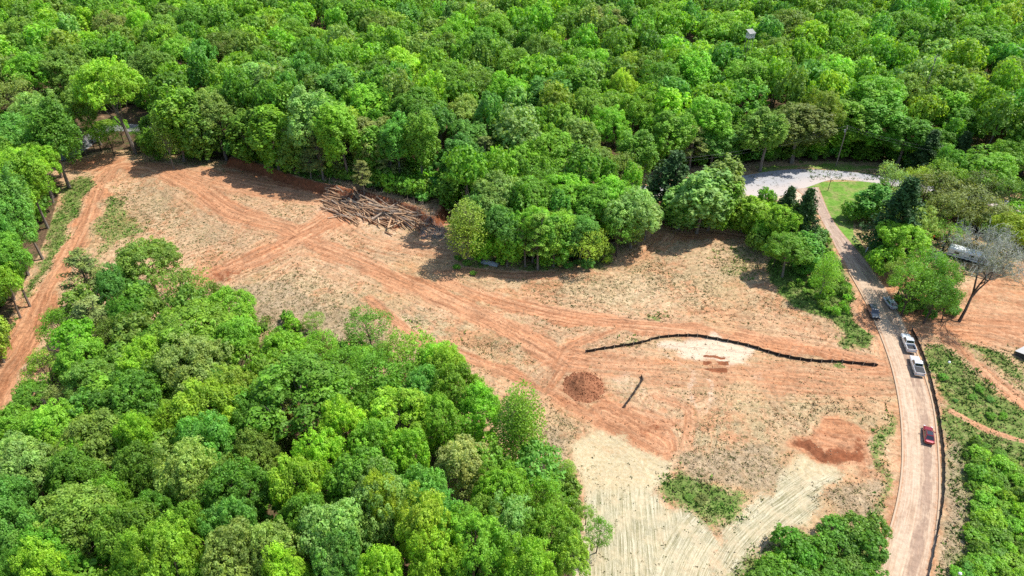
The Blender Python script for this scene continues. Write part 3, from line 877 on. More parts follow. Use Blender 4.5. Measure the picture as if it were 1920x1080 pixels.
def wood(b, H, r0, targets, zfork, mi=0, sides=6, lean=(0, 0), ztop=.92, subs=2):
    zs = np.linspace(0, H * ztop, 7)
    bend = np.cumsum(rng.normal(0, .12, (7, 2)), axis=0) * (zs / H)[:, None] * 2
    ax = np.column_stack([bend[:, 0] + lean[0] * zs / H, bend[:, 1] + lean[1] * zs / H, zs])
    ax[0, 2] = -.5
    b.tube(ax, r0 * np.array([1.35, .95, .82, .66, .48, .30, .10]), sides, mi=mi)
    for t in targets:
        t = np.asarray(t, float)
        z0 = rng.uniform(zfork, max(zfork + .5, min(t[2] - .5, H * .8)))
        p0 = np.array([np.interp(z0, zs, ax[:, 0]), np.interp(z0, zs, ax[:, 1]), z0])
        mid = (p0 + t) / 2 + (0, 0, -.08 * np.linalg.norm(t - p0)) + rng.normal(0, .25, 3)
        r = r0 * .38 * rng.uniform(.7, 1.1)
        b.tube([p0, mid, t], [r, r * .6, r * .15], 5, False, mi)
        for _ in range(subs):
            e = t + dirs(1, .5)[0] * np.linalg.norm(t - p0) * rng.uniform(.2, .4)
            b.tube([mid * .4 + t * .6, e], [r * .35, r * .06], 3, False, mi)

PROTO = {}     # kind -> list of dict(trunk, crown, R, H)
def proto(kind, crown, trunk, R, H, leafmat, barkmat):
    PROTO.setdefault(kind, []).append(dict(crown=crown.mesh(kind + '_crown', [leafmat]) if crown else None,
                                           trunk=trunk.mesh(kind + '_trunk', [barkmat]) if trunk else None, R=R, H=H))
def pick(C, k):
    return [C[i] for i in rng.choice(len(C), min(k, len(C)), replace=False)]
for i in range(7):                                              # broad round crowns
    c, t = Buf(), Buf()
    C = crown_clumps(c, 6.0, 13.2, 6.0, 23, 26, 38, .205, low=-.5, lobe=.38)
    wood(t, 19, .36, pick(C, 9), 6)
    proto('round', c, t, 6.9, 19.5, LEAF, BARK)
for i in range(3):                                              # dense crowns of many small tufts
    c, t = Buf(), Buf()
    C = crown_clumps(c, 6.2, 12.6, 5.2, 46, 18, 28, .195, low=-.4, lobe=.26, clump=.10)
    wood(t, 17, .4, pick(C, 9), 5)
    proto('dense', c, t, 6.9, 18.2, LEAF, BARK)
for i in range(4):                                              # tall oval crowns
    c, t = Buf(), Buf()
    C = crown_clumps(c, 4.3, 16.0, 8.8, 34, 18, 36, .215, low=-.75, lobe=.36, clump=.14)
    wood(t, 24, .33, pick(C, 10), 8)
    proto('tall', c, t, 5.0, 25.5, LEAF, BARK)
for i in range(3):                                              # leafy to the ground
    c, t = Buf(), Buf()
    C = crown_clumps(c, 3.2, 8.0, 7.4, 32, 15, 20, .27, low=-.9, lobe=.36, clump=.15)
    wood(t, 14.5, .2, pick(C, 8), 3)
    proto('column', c, t, 3.7, 15.8, LEAF, BARK)
for i in range(3):                                              # thin see-through crowns
    c, t = Buf(), Buf()
    n = 5200
    d = dirs(n); r = rng.random(n) ** .45
    cz = d * r[:, None] * (4.0, 4.0, 8.6)
    cz[:, :2] *= (1.12 - .42 * (cz[:, 2:3] / 8.6 + 1) / 2)
    gate = vnoise(cz[:, 0] * .9 + 20, cz[:, 2] * .8 + 30) + .5 * vnoise(cz[:, 1] * 1.3 + 9, cz[:, 2] * 1.1)
    P = (cz + (0, 0, 11.8))[gate > .52]
    c.leaves(P, dirs(len(P), .7), .17 * rng.uniform(.7, 1.3, len(P)), rng.uniform(.75, 1.25, len(P)))
    wood(t, 20, .2, [P[k] for k in rng.choice(len(P), 34)], 4.5, subs=3)
    proto('airy', c, t, 4.2, 20.5, LEAF, BARK)
for i in range(3):                                              # feathery olive crowns with branches showing
    c, t = Buf(), Buf()
    C = crown_clumps(c, 5.0, 9.0, 4.6, 26, 12, 15, .19, low=-.35, lobe=.34, clump=.17, keep=.8)
    wood(t, 13, .22, list(C), 3, subs=4)
    proto('feather', c, t, 5.8, 13.6, LEAF, BARKD)
for i in range(3):                                              # pines: tiers of needle tufts
    c, t = Buf(), Buf()
    tips = []
    for tier in np.linspace(7, 18.5, 10):
        rr = 3.6 * (1 - ((tier - 9.5) / 11) ** 2) * rng.uniform(.7, 1.05)
        for a in rng.random(6) * 6.283:
            e = np.array([math.cos(a) * rr, math.sin(a) * rr, tier + rng.uniform(.2, 1.1)])
            tips.append(e)
            for f in (1.0, .78, .55):
                n = 34
                ld = dirs(n, .3)
                P = e * (f, f, 1) + ld * (.85, .85, .42) * rng.random(n)[:, None] ** .4
                c.leaves(P, ld + (0, 0, .5), .26 * rng.uniform(.6, 1.3, n), rng.uniform(.7, 1.3) * rng.uniform(.85, 1.15, n), thin=.3)
    wood(t, 19.5, .25, [tips[k] for k in rng.choice(len(tips), 40)], 6, subs=2, ztop=.97)
    proto('pine', c, t, 4.3, 20.0, NEEDLE, BARK)
for i in range(3):                                              # cedars: dark cones of drooping sprays
    c, t = Buf(), Buf()
    n = 620
    f = rng.random(n) ** .8
    z = .6 + f * 13.2
    rad = 3.9 * (1 - f) ** .72 * (.82 + .3 * rng.random(n)) + .15
    a = rng.random(n) * 6.283
    bump = .85 + .28 * np.sin(a * 5 + z * 1.3 + i)
    for k in range(n):
        e = np.array([math.cos(a[k]) * rad[k] * bump[k], math.sin(a[k]) * rad[k] * bump[k], z[k]])
        m = 16
        out = np.array([math.cos(a[k]), math.sin(a[k]), .35])
        s = rng.random(m)[:, None]
        P = e - out * s * (.9, .9, .2) + rng.normal(0, .2, (m, 3))
        c.leaves(P, out * .6 + dirs(m, .5), .25 * rng.uniform(.7, 1.3, m), rng.uniform(.65, 1.3) * rng.uniform(.85, 1.15, m), thin=.4)
    wood(t, 13.6, .26, [], 2, ztop=.97)
    proto('cedar', c, t, 3.9, 14.0, NEEDLE, BARKD)
for i in range(4):                                              # shrubs
    c, t = Buf(), Buf()
    C = crown_clumps(c, 1.7, 1.25, 1.25, 13, 14, 14, .15, low=-.6, lobe=.42, clump=.22)
    wood(t, 1.8, .06, pick(C, 6), .2, sides=4, subs=1)
    proto('shrub', c, t, 2.1, 2.6, LEAF, BARKD)
def branch_tree(H, r0, seed, spread=.55, depth=5, lean=(0, 0, 0), fork=.35, tipk=9, upb=.12):
    rs = np.random.default_rng(seed)
    b = Buf()
    def grow(p, d, L, r, k):
        q = p + d * L * .5 + rs.normal(0, L * .04, 3)
        e = q + (d + rs.normal(0, .12, 3)) * L * .5
        b.tube([p, q, e], [r, r * .82, r * .62], 6 if k < 2 else 4 if k < 3 else 3, False, mi=1 if k >= tipk else 0)
        if k >= depth:
            return
        n = 3 if k < depth - 1 else 4
        for j in range(n):
            nd = d + rs.normal(0, spread, 3) + (0, 0, upb)
            nd /= np.linalg.norm(nd)
            grow(e if j < 2 else q + (e - q) * rs.random(), nd, L * rs.uniform(.62, .82), r * .60, k + 1)
    d = np.array([lean[0], lean[1], 1.0]); d /= np.linalg.norm(d)
    grow(np.array([0, 0, -.3]), d, H * fork, r0, 0)
    return b
for i in range(3):
    PROTO.setdefault('bare', []).append(dict(crown=None, trunk=branch_tree(12, .16, 40 + i, .5, 5, fork=.27).mesh('bare_trunk', [TWIGB if i else TWIG]), R=4.5, H=13.0))

# low-cost crowns for the distant mass of trees
FARCOL = bpy.data.collections.new('distant_tree_models')
FAR_SPEC = [('round', 6.0, 14, 6.2), ('round', 6.0, 14, 5.4), ('tall', 4.4, 16, 8.5), ('tall', 4.6, 16, 7.8), ('dense', 6.3, 13, 5.2), ('round', 5.6, 14, 6.4), ('pine', 4.0, 15, 6.0)]
for i, (k, R, zc, hz) in enumerate(FAR_SPEC):
    b = Buf()
    if k == 'dense':
        crown_clumps(b, R, zc, hz, 34, 10, 10, .42, low=-.35, lobe=.27, clump=.12)
    elif k == 'pine':
        crown_clumps(b, R, zc, hz, 26, 8, 9, .34, low=-.6, lobe=.32, clump=.2, keep=.85)
    else:
        crown_clumps(b, R, zc, hz, 24, 12, 11, .44, low=-.5 if k == 'round' else -.7, lobe=.36, clump=.15)
    b.tube([(0, 0, -.5), (.1, 0, zc * .5), (0, .1, zc)], [.36, .28, .12], 5, False, mi=1)
    o = bpy.data.objects.new('distant_tree_%d' % i, b.mesh('distant_tree_%d' % i, [LEAF_FAR, BARK]))
    FARCOL.objects.link(o)
SHRUBCOL = bpy.data.collections.new('undergrowth_models')
for i in range(3):
    b = Buf()
    crown_clumps(b, 1.6, 1.2, 1.2, 11, 9, 9, .2, low=-.6, lobe=.42, clump=.22)
    o = bpy.data.objects.new('undergrowth_%d' % i, b.mesh('undergrowth_%d' % i, [LEAF_FAR]))
    SHRUBCOL.objects.link(o)
def scatter(name, pts, scl, rot, kind, tint, coll, mat):
    me = bpy.data.meshes.new(name)
    me.vertices.add(len(pts))
    me.vertices.foreach_set('co', np.asarray(pts, np.float32).ravel())
    for nm, typ, arr, key in (('scl', 'FLOAT_VECTOR', scl, 'vector'), ('rot', 'FLOAT_VECTOR', rot, 'vector'), ('kind_index', 'INT', kind, 'value'), ('tint', 'FLOAT_COLOR', tint, 'color')):
        a = me.attributes.new(nm, typ, 'POINT')
        a.data.foreach_set(key, np.ascontiguousarray(arr, np.int32 if typ == 'INT' else np.float32).ravel())
    o = ob(name, me)
    g = bpy.data.node_groups.new(name, 'GeometryNodeTree')
    g.interface.new_socket('Geometry', in_out='INPUT', socket_type='NodeSocketGeometry')
    g.interface.new_socket('Geometry', in_out='OUTPUT', socket_type='NodeSocketGeometry')
    gi, go = g.nodes.new('NodeGroupInput'), g.nodes.new('NodeGroupOutput')
    iop = g.nodes.new('GeometryNodeInstanceOnPoints')
    ci = g.nodes.new('GeometryNodeCollectionInfo')
    ci.inputs['Collection'].default_value = coll
    ci.inputs['Separate Children'].default_value = True
    ci.inputs['Reset Children'].default_value = True
    def na(nm, typ):
        n = g.nodes.new('GeometryNodeInputNamedAttribute')
        n.data_type = typ
        n.inputs['Name'].default_value = nm
        return n.outputs['Attribute']
    L = g.links.new
    L(gi.outputs[0], iop.inputs['Points'])
    L(ci.outputs[0], iop.inputs['Instance'])
    iop.inputs['Pick Instance'].default_value = True
    L(na('kind_index', 'INT'), iop.inputs['Instance Index'])
    e2r = g.nodes.new('FunctionNodeEulerToRotation')
    L(na('rot', 'FLOAT_VECTOR'), e2r.inputs[0])
    L(e2r.outputs[0], iop.inputs['Rotation'])
    L(na('scl', 'FLOAT_VECTOR'), iop.inputs['Scale'])
    L(iop.outputs[0], go.inputs[0])
    md = o.modifiers.new('scatter', 'NODES')
    md.node_group = g
    return o

# ------------------------------------------------------------------ TREES
HUE = {  # word, leaf colour
    'G': ('mid green', (.064, .165, .014)), 'D': ('deep green', (.048, .146, .012)), 'Y': ('bright lime green', (.148, .29, .018)), 'V': ('fresh green', (.10, .235, .016)),
    'L': ('pale olive', (.128, .21, .045)), 'B': ('cool green', (.056, .172, .027)), 'O': ('olive green', (.082, .158, .022)), 'M': ('pale mint green', (.135, .25, .065)),
    'C': ('cream flecked', (.22, .30, .09)), 'P': ('grey green', (.085, .125, .030)), 'K': ('blackish green', (.022, .055, .014)), 'T': ('russet tinged', (.15, .125, .045)),
    'A': ('yellow green', (.135, .235, .024)), 'N': ('drab brown green', (.105, .125, .036)), 'E': ('golden green', (.175, .28, .022))}
FORM = {'round': 'round tree', 'dense': 'spreading tree', 'tall': 'tall tree', 'column': 'slim tree', 'airy': 'see-through tree',
        'feather': 'feathery tree', 'pine': 'pine', 'cedar': 'conical cedar', 'shrub': 'shrub', 'bare': 'leafless tree'}
NAME = {'pine': 'pine_tree', 'cedar': 'cedar_tree', 'shrub': 'shrub', 'bare': 'bare_tree'}
TREES = []     # dict(x,y,R,h,kind,hue,where,u,v,px,explicit)
CZ = {'round': .70, 'dense': .72, 'tall': .66, 'column': .52, 'airy': .58, 'feather': .68, 'pine': .66, 'cedar': .40, 'shrub': .5, 'bare': .62}
def crown_at(u, v, rpx, kind, hue, where, h=None):
    h = h or {'round': 19, 'dense': 18, 'tall': 24, 'column': 15, 'airy': 20, 'feather': 12, 'pine': 18, 'cedar': 13, 'shrub': 2.5, 'bare': 12}[kind]
    p = at(u, v, h * CZ[kind])
    _, _, d = pix(*p)
    TREES.append(dict(x=p[0], y=p[1], R=rpx * d / FPX, h=h, kind=kind, hue=hue, where=where, u=u, v=v, px=rpx, ex=True))
LEANING = ('between the clearing and the lane', 'right of the lane', 'by the paved road bend', 'around the leafless tree', 'on the wooded tongue in the middle', 'behind the paved road bend')
def base_at(u, v, vtop, rpx, kind, hue, where, again=True):
    p = on_ground(u, v)
    _, _, d = pix(*p)
    lo, hi = .5, 60
    for _ in range(40):
        m = (lo + hi) / 2
        if pix(p[0], p[1], p[2] + m)[1] > vtop:
            lo = m
        else:
            hi = m
    if again and where in LEANING:
        uc = pix(p[0], p[1], p[2] + lo * .6)[0]
        return base_at(u - (uc - u), v, vtop, rpx, kind, hue, where, False)
    TREES.append(dict(x=p[0], y=p[1], R=rpx * d / FPX, h=lo, kind=kind, hue=hue, where=where, u=u, v=(v + vtop) / 2, px=rpx, ex=True))
KD = {'r': 'round', 'd': 'dense', 't': 'tall', 'c': 'column', 'a': 'airy', 'f': 'feather', 'p': 'pine', 'k': 'cedar', 's': 'shrub', 'b': 'bare'}
def crowns(where, text, h=None):
    for it in text.split(';'):
        q = it.split()
        if q:
            crown_at(float(q[0]), float(q[1]), float(q[2]), KD[q[3]], q[4], where, float(q[5]) if len(q) > 5 else h)
def bases(where, text):
    for it in text.split(';'):
        q = it.split()
        if q:
            base_at(float(q[0]), float(q[1]), float(q[2]), float(q[3]), KD[q[4]], q[5], where)
crowns('in the lower left wood', '''146 508 48 p P 16;168 592 52 p P 15;270 488 66 d O 17;205 545 36 r B 16;232 598 34 r D 15;340 545 58 f O 16;425 575 48 r V 15;352 612 84 d V 18;
 432 640 48 d V 17;108 610 40 f V 13;212 632 38 f O 13;152 668 48 d V 15;82 690 42 f A 12;255 688 48 r Y 17;372 680 64 r L 19;300 655 36 r G 15;165 712 52 d O 16;58 738 40 d D 9;
 122 745 42 f N 9;250 748 68 d D 19;378 762 64 r Y 20;92 800 58 r V 16;14 805 46 r V 15;178 832 72 d O 18;266 815 36 r Y 19;312 800 40 r Y 17;362 832 46 r B 18;560 745 108 d D 22;
 530 660 50 d V 15;436 735 44 r A 18;402 828 50 r B 19;482 850 50 r O 17;558 912 58 r Y 21;645 800 46 r Y 20;748 790 76 d Y 19;605 868 46 r Y 20;690 842 52 r V 19;672 905 72 d G 21;
 450 918 66 d D 20;350 898 62 r L 21;268 880 50 r G 18;58 882 62 d M 18;18 940 48 r B 19;132 900 54 r D 18;162 962 84 r O 20;250 990 62 r G 21;28 1005 60 r B 20;92 1032 52 r D 19;
 112 1072 44 r Y 20;315 1068 64 r Y 22;428 1058 66 r L 22;520 1030 54 r L 21;545 1068 48 r Y 20;360 995 44 r V 18;424 985 52 r B 20;560 972 60 d D 20;642 1000 72 r M 22;
 696 958 62 r M 21;622 1062 54 r B 20;735 950 40 r E 22;772 1010 58 r E 22;806 1062 52 r Y 20;722 1072 48 r Y 21;880 1030 68 r V 20;972 1072 54 r Y 18;868 878 54 r C 18;
 800 930 56 r B 19;835 982 52 r B 18;940 928 54 d V 18;950 1008 50 r M 17;1046 990 56 d V 17;1070 1046 44 d A 15;1010 925 40 f V 13;1122 998 30 f D 8;
 690 612 50 f D 9;688 668 26 r V 6;795 680 66 f V 15;705 705 58 f G 15;645 722 52 f G 14;842 700 46 r Y 18;862 742 52 r V 18;792 742 48 r B 17;885 765 50 r V 17;832 800 44 r V 18;
 565 680 46 f G 12;380 560 34 f O 14;150 860 40 r V 16;210 930 44 r V 17;300 960 44 r D 17;480 790 44 r D 18;1030 960 34 f O 10;760 860 44 r V 18;905 970 40 r O 16;
 740 655 40 f V 12;770 720 50 f G 14;670 745 50 f G 14;820 680 44 r V 15;720 660 30 f G 8;600 650 40 f V 10;640 680 44 f G 10;590 600 24 f O 5;470 610 28 f O 8;1100 960 22 f O 5;1000 1000 32 r G 15;60 1080 40 r D 18;230 1075 44 r V 20;40 850 44 r M 15''')
bases('in the lower left wood', '962 880 716 44 a A;977 893 712 52 a A;1062 905 860 20 a A')
bases('among the lower left wood', '922 905 818 34 b P;868 975 905 32 b P;505 700 610 26 b P;1035 925 855 34 b P;560 700 640 24 b P;180 690 560 30 b P')
bases('beside the red track at left', '80 486 310 36 t B;26 562 380 38 t B;16 633 450 36 t G;90 428 285 36 t V;130 352 190 42 t D;100 380 270 36 r Y;8 680 560 30 c A')
crowns('in the left edge wood', '20 320 54 r Y 20;84 255 46 r V 20;20 260 48 r B 21;10 425 48 r B 20;14 370 48 r V 18;60 210 44 r M 22;10 480 44 r G 20;100 225 36 r O 20;70 300 40 r D 18;0 520 36 r V 16;120 245 32 r V 15;15 190 44 f L 22')
bases('behind the head of the red track', '150 290 250 20 a V;178 284 240 20 f A;232 268 222 20 f V;268 276 240 20 f G;290 262 215 22 c V;130 280 236 20 f G;205 262 226 18 a A;254 288 108 62 d Y;326 316 206 24 a O;392 303 182 40 c O;345 303 160 42 c V;166 303 205 16 b P;215 292 238 22 f V;285 292 250 20 f G;190 282 226 26 f V;300 300 240 22 c G')
bases('along the far edge of the clearing', '425 300 172 46 r L;524 318 192 48 c V;600 328 168 46 t M;655 338 192 44 t V;752 344 222 38 t B;792 346 205 42 t V;842 392 325 30 c G;480 312 220 38 c G;560 326 235 34 c O;705 338 232 36 c G')
crowns('along the far edge of the clearing', '''470 262 36 c O 16;545 285 28 p P 15;600 300 34 p P 15;700 275 48 t N 18;690 298 32 p P 14;730 308 34 p P 14;
 860 300 42 t B 20;632 308 28 p P 12;580 316 22 p P 10;680 340 24 p P 11;905 290 36 p P 18;880 330 30 c B 15''''')
bases('on the wooded tongue in the middle', '876 494 368 50 a A;950 500 405 34 c V;1010 506 400 36 p G;985 500 410 30 p P;1100 503 432 40 f E;1128 490 455 24 s A;1160 480 400 34 f G;905 492 420 26 c V;1040 500 400 34 c G;1195 455 370 46 c M;1140 440 360 44 c G')
crowns('on the wooded tongue in the middle', '''1040 282 64 d V 20;985 300 48 d V 18;1100 305 56 d O 18;930 365 56 r L 20;1000 365 54 d G 18;1060 360 54 d V 18;1110 380 50 d G 17;1190 392 56 r M 17;1150 368 50 r V 17;1055 425 44 r V 15;
 1000 420 44 r V 16;940 420 40 r B 16;1090 430 40 r B 14;1170 325 38 f L 17;1215 400 30 r M 12;895 395 40 r B 17;1035 340 44 f G 18''''')
bases('by the paved road bend', '1246 402 284 56 k K;1318 437 318 58 c M;1280 430 340 40 c B;1356 420 298 44 c L;1338 432 330 42 c V')
bases('between the clearing and the lane', '1512 470 352 40 k K;1474 458 353 38 k K;1420 440 374 34 c Y;1398 436 375 30 c Y;1465 470 388 38 r Y;1440 462 410 32 r V;1478 520 448 42 r V;1518 512 442 30 c B;1455 500 462 24 f A;1552 560 470 30 a V;1500 500 450 30 r V;1385 432 395 24 s V;1425 470 430 26 s O;1528 470 428 24 c B')
bases('right of the lane', '1694 478 332 56 k K;1640 412 348 34 c B;1598 414 380 24 s D;1702 470 382 42 r L;1690 500 420 44 r Y;1665 515 465 34 s V;1648 488 452 20 s B;1672 395 312 36 f M;1780 470 420 40 f G')
crowns('at the right edge', '''1742 352 50 f P 13;1802 385 58 f P 14;1852 398 50 f P 13;1770 330 40 f O 14;1908 432 46 r E 14;1850 318 58 r V 15;1908 300 48 r V 16;1795 300 34 k K 15;1735 295 38 k K 15;1840 355 44 f P 14;1900 365 46 f O 14;1765 395 36 f P 13;1720 340 34 f A 12;
 1866 428 46 f M 10;1780 305 30 r D 16''')
bases('around the leafless tree', '1712 592 500 46 f G;1752 606 525 48 f D;1695 560 492 38 f O;1740 560 470 46 f G;1782 604 540 30 f G;1770 560 490 36 f D')
bases('behind the paved road bend', '1420 292 212 42 t V;1470 290 200 46 t O;1510 289 205 44 t P;1545 291 225 34 c V;1600 291 192 52 t V;1650 294 188 54 t G;1700 310 220 44 t D;1385 298 235 40 t G;1340 312 240 40 t B;1300 318 235 36 p N;1740 318 240 40 r G;1625 298 255 28 c G;1490 298 262 24 c O;1440 300 256 26 c G;1360 308 265 28 c D')
# crowns of the far forest that stand out in the photograph
crowns('in the far forest', '''282 128 46 r O 25;118 128 58 r O 25;30 75 44 r O 25;215 60 34 r P 25;262 55 28 r Y 26;340 110 42 r V 25;300 72 42 r O 26;492 160 62 r M 25;575 165 44 r B 24;622 128 46 r G 25;590 14 26 E E 26;
 420 120 26 f N 22;440 95 46 r O 26;540 75 46 r V 26;650 40 40 t G 26;707 62 42 r O 26;757 132 50 r Y 25;720 150 52 r D 24;905 100 36 t D 25;842 85 46 r V 26;930 60 40 r V 26;1012 102 42 r O 26;1150 55 32 p N 26;
 1122 50 26 p N 26;962 128 44 r V 25;842 162 50 r V 24;782 232 62 r G 22;872 222 44 r L 22;902 178 44 r O 23;950 178 44 r V 24;1032 190 54 t B 24;1110 125 44 r V 25;1172 132 36 E E 25;1170 170 30 r E 24;1090 212 42 r O 22;1240 160 44 r G 24;
 1190 212 40 r V 22;1260 250 46 t V 20;1300 150 46 t V 25;1320 230 50 t V 21;1400 150 56 r V 25;1440 250 48 t O 20;1500 240 56 t P 19;1560 150 60 r V 25;1640 190 68 r V 23;1700 180 48 r O 23;1780 210 46 t V 21;1840 92 66 r G 26;1840 62 40 r V 26;
 1900 150 50 r O 24;1910 220 52 t P 20;1810 240 44 t D 18;1480 60 56 r O 26;1700 60 48 r O 26;1600 60 52 r V 26;1350 60 46 r V 26;1250 40 46 r V 26;1740 140 40 r V 24;1545 215 36 r A 22;
 1450 110 40 r O 25;160 190 40 r O 22;420 190 44 r V 23;60 140 46 r V 24;360 50 40 r G 26;700 220 48 t V 22;640 190 46 t B 24;960 250 44 t V 20;880 270 40 t B 20;1090 270 44 t L 20;1190 285 42 t G 18;1140 240 40 r V 20;'''.replace('26 E E', '26 r E').replace('36 E E', '36 r E'))

PLACED = [(t['x'], t['y'], t['R']) for t in TREES]
def poisson_fill(poly, spacing, hr, where, hues, kinds, gap=.62, Rr=(4.2, 6.6), ymax=480):
    lo, hi = poly.min(0), poly.max(0)
    hi = np.minimum(hi, (420, ymax)); lo = np.maximum(lo, (-420, 40))
    n = int((hi[0] - lo[0]) * (hi[1] - lo[1]) / (spacing ** 2) * 7)
    c = rng.random((n, 2)) * (hi - lo) + lo
    c = c[inside(poly, c[:, 0], c[:, 1])]
    cell, out = {}, []
    for x, y, R in PLACED:
        cell.setdefault((int(x // 8), int(y // 8)), []).append((x, y, R))
    for x, y in c:
        R = rng.uniform(*Rr)
        i, j = int(x // 8), int(y // 8)
        ok = True
        for a in (-2, -1, 0, 1, 2):
            for b in (-2, -1, 0, 1, 2):
                for px, py, pr in cell.get((i + a, j + b), ()):
                    if (px - x) ** 2 + (py - y) ** 2 < ((R + pr) * gap) ** 2:
                        ok = False
        if not ok:
            continue
        cell.setdefault((i, j), []).append((x, y, R))
        PLACED.append((x, y, R))
        h = rng.uniform(*hr)
        k = kinds[rng.integers(len(kinds))]
        u, v, d = pix(x, y, h * .7)
        TREES.append(dict(x=x, y=y, R=R * (.8 if k == 'tall' else 1), h=h * (1.12 if k == 'tall' else 1), kind=k, hue=hues[rng.integers(len(hues))], where=where, u=u, v=v, px=R * FPX / d, ex=False))
        out.append((x, y))
    return out
GAP = W([(120, 215), (290, 215), (300, 300), (130, 312)])
# nothing tall grows right on the paved road or the lane through the woods
LOGSUN = W([(600, 345), (700, 330), (800, 345), (870, 360), (850, 420), (790, 420), (700, 390), (610, 372)])
def prune():
    keep = []
    la = LANEC
    for t in TREES:
        if not t['ex']:
            x, y = np.array([t['x']]), np.array([t['y']])
            if inside(LOGSUN, x, y)[0]:
                continue
            if line_dist(la, x, y)[0][0] < 6 or poly_sd(GAP, x, y)[0] > -1 or line_dist(PAVEDC, x, y)[0][0] < 16:
                continue
        keep.append(t)
    TREES[:] = keep
poisson_fill(FAR, 8.4, (20, 27), 'in the far forest', list('GGGVVVYDDBBOOLMAVVG'), ['round', 'round', 'round', 'round', 'tall', 'dense', 'dense'], .60, (5.4, 9.0))
poisson_fill(FAR, 6.4, (14, 19), 'in the far forest', list('GGDDBVV'), ['round', 'tall'], .60, (3.2, 4.6), 290)
poisson_fill(LEFTWOOD - np.array((6.0, 0)), 7.5, (17, 22), 'in the left edge wood', list('GVVBYD'), ['round', 'tall'], .6)
poisson_fill(LOWER, 7.5, (12, 16), 'in the lower left wood', list('GDBVO'), ['round', 'dense'], .5, (3.6, 5.6))
poisson_fill(RIGHTW, 7.0, (10, 13), 'at the right edge', list('PPOVG'), ['feather', 'round'], .55, (3.4, 5))
prune()

ISB = lambda k: k not in NAME
for t in TREES:
    dist = math.hypot(t['u'] - 960, t['v'] - 540)
    vis = -40 < t['u'] < 1960 and -40 < t['v'] < 1130
    t['score'] = (1000 if t['ex'] else 0) + t['px'] if vis else -1
fill = sorted([t for t in TREES if ISB(t['kind'])], key=lambda t: -t['score'])
chosen = set(id(t) for t in fill[:300] if t['score'] > 0) | set(id(t) for t in TREES if not ISB(t['kind']))
far_pts, far_scl, far_rot, far_kind, far_tint = [], [], [], [], []
def tint(hue, amp=.16):
    c = (np.array(HUE[hue][1]) * (.72 if hue not in 'KP' else 1) + np.array((.090, .190, .019)) * (.28 if hue not in 'KP' else 0)) * (2.2, 1.98, 2.2) * rng.uniform(1 - amp, 1 + amp)
    c = c * rng.uniform(.93, 1.07, 3)
    return (*np.clip(c, .004, .6), 1.0)
GROUPS = {'in the lower left wood': 'trees of the lower left wood', 'in the far forest': 'trees of the far forest'}
FARKIND = {'round': (0, 1, 5), 'tall': (2, 3), 'dense': (4, 4), 'pine': (6, 6), 'feather': (5, 1)}
def place_tree(t):
    k = t['kind']
    pr = PROTO[k][rng.integers(len(PROTO[k]))]
    nm = NAME.get(k, 'broadleaf_tree')
    z = gh(t['x'], t['y'])
    e = empty(nm, (t['x'], t['y'], z - .05), rng.random() * 6.283)
    sx = t['R'] / pr['R']
    e.rotation_euler = (rng.normal(0, .05), rng.normal(0, .05), e.rotation_euler[2])
    e.scale = (sx * rng.uniform(.94, 1.06), sx * rng.uniform(.94, 1.06), t['h'] / pr['H'])
    word = HUE[t['hue']][0]
    where = t['where']
    if where == 'in the far forest':
        row = 'at the top of' if t['v'] < 110 else 'midway up' if t['v'] < 200 else 'on the near side of'
        where = row + ' far forest' + (' at left' if t['u'] < 640 else ' at centre' if t['u'] < 1280 else ' at right')
    elif where == 'in the lower left wood':
        row = 'on the upper edge of' if t['v'] < 700 else 'amid' if t['v'] < 880 else 'at the bottom of'
        where = row + ' lower left wood'
    if k == 'bare':
        phrase = 'leafless grey tree ' + where
    else:
        phrase = '%s %s %s' % (word, FORM[k], where)
    cat = {'pine': 'pine tree', 'cedar': 'cedar tree', 'shrub': 'shrub'}.get(k, 'tree')
    later(e, phrase, t['u'], cat, 'trees ' + t['where'])
    if pr['trunk']:
        ob('trunk' if k != 'shrub' else 'stem', pr['trunk'], e)
    if pr['crown']:
        c = ob('crown' if k != 'shrub' else 'foliage', pr['crown'], e)
        c.color = tint(t['hue'])
    return e
for t in TREES:
    if id(t) in chosen:
        place_tree(t)
    else:
        ks = FARKIND.get(t['kind'], (0, 1))
        i = ks[rng.integers(len(ks))]
        Rm, zc, hz = FAR_SPEC[i][1:]
        far_pts.append((t['x'], t['y'], gh(t['x'], t['y'])))
        s = t['R'] / (Rm * 1.15)
        far_scl.append((s, s, t['h'] / (zc + hz)))
        far_rot.append((rng.normal(0, .06), rng.normal(0, .06), rng.random() * 6.283))
        far_kind.append(i)
        far_tint.append(tint(t['hue']))
print('trees', len(TREES), 'objects', len(chosen), 'mass', len(far_pts))
w = scatter('distant_woods', far_pts, far_scl, far_rot, far_kind, far_tint, FARCOL, LEAF_FAR)
tag(w, 'unbroken mass of broadleaf treetops filling the far forest and gaps between nearer trees', kind='stuff')

# undergrowth below the forest edges
up, us, ur, uk, ut = [], [], [], [], []
def undergrow(poly, n, sr, hues, edge=None):
    lo, hi = poly.min(0), np.minimum(poly.max(0), (200, 300))
    lo = np.maximum(lo, (-200, 40))
    k = 0
    for _ in range(n * 30):
        if k >= n:
            break
        x, y = rng.random(2) * (hi - lo) + lo
        if not inside(poly, np.array([x]), np.array([y]))[0]:
            continue
        if edge is not None and poly_sd(poly, np.array([x]), np.array([y]))[0] > edge:
            continue
        if line_dist(ROADC, np.array([x]), np.array([y]))[0][0] < 5 or line_dist(PAVEDC, np.array([x]), np.array([y]))[0][0] < 9:
            continue
        s = rng.uniform(*sr)
        up.append((x, y, gh(x, y) - .1)); us.append((s, s, s * rng.uniform(.8, 1.5))); ur.append((0, 0, rng.random() * 6.283))
        uk.append(rng.integers(3)); ut.append(tint(hues[rng.integers(len(hues))], .25)); k += 1
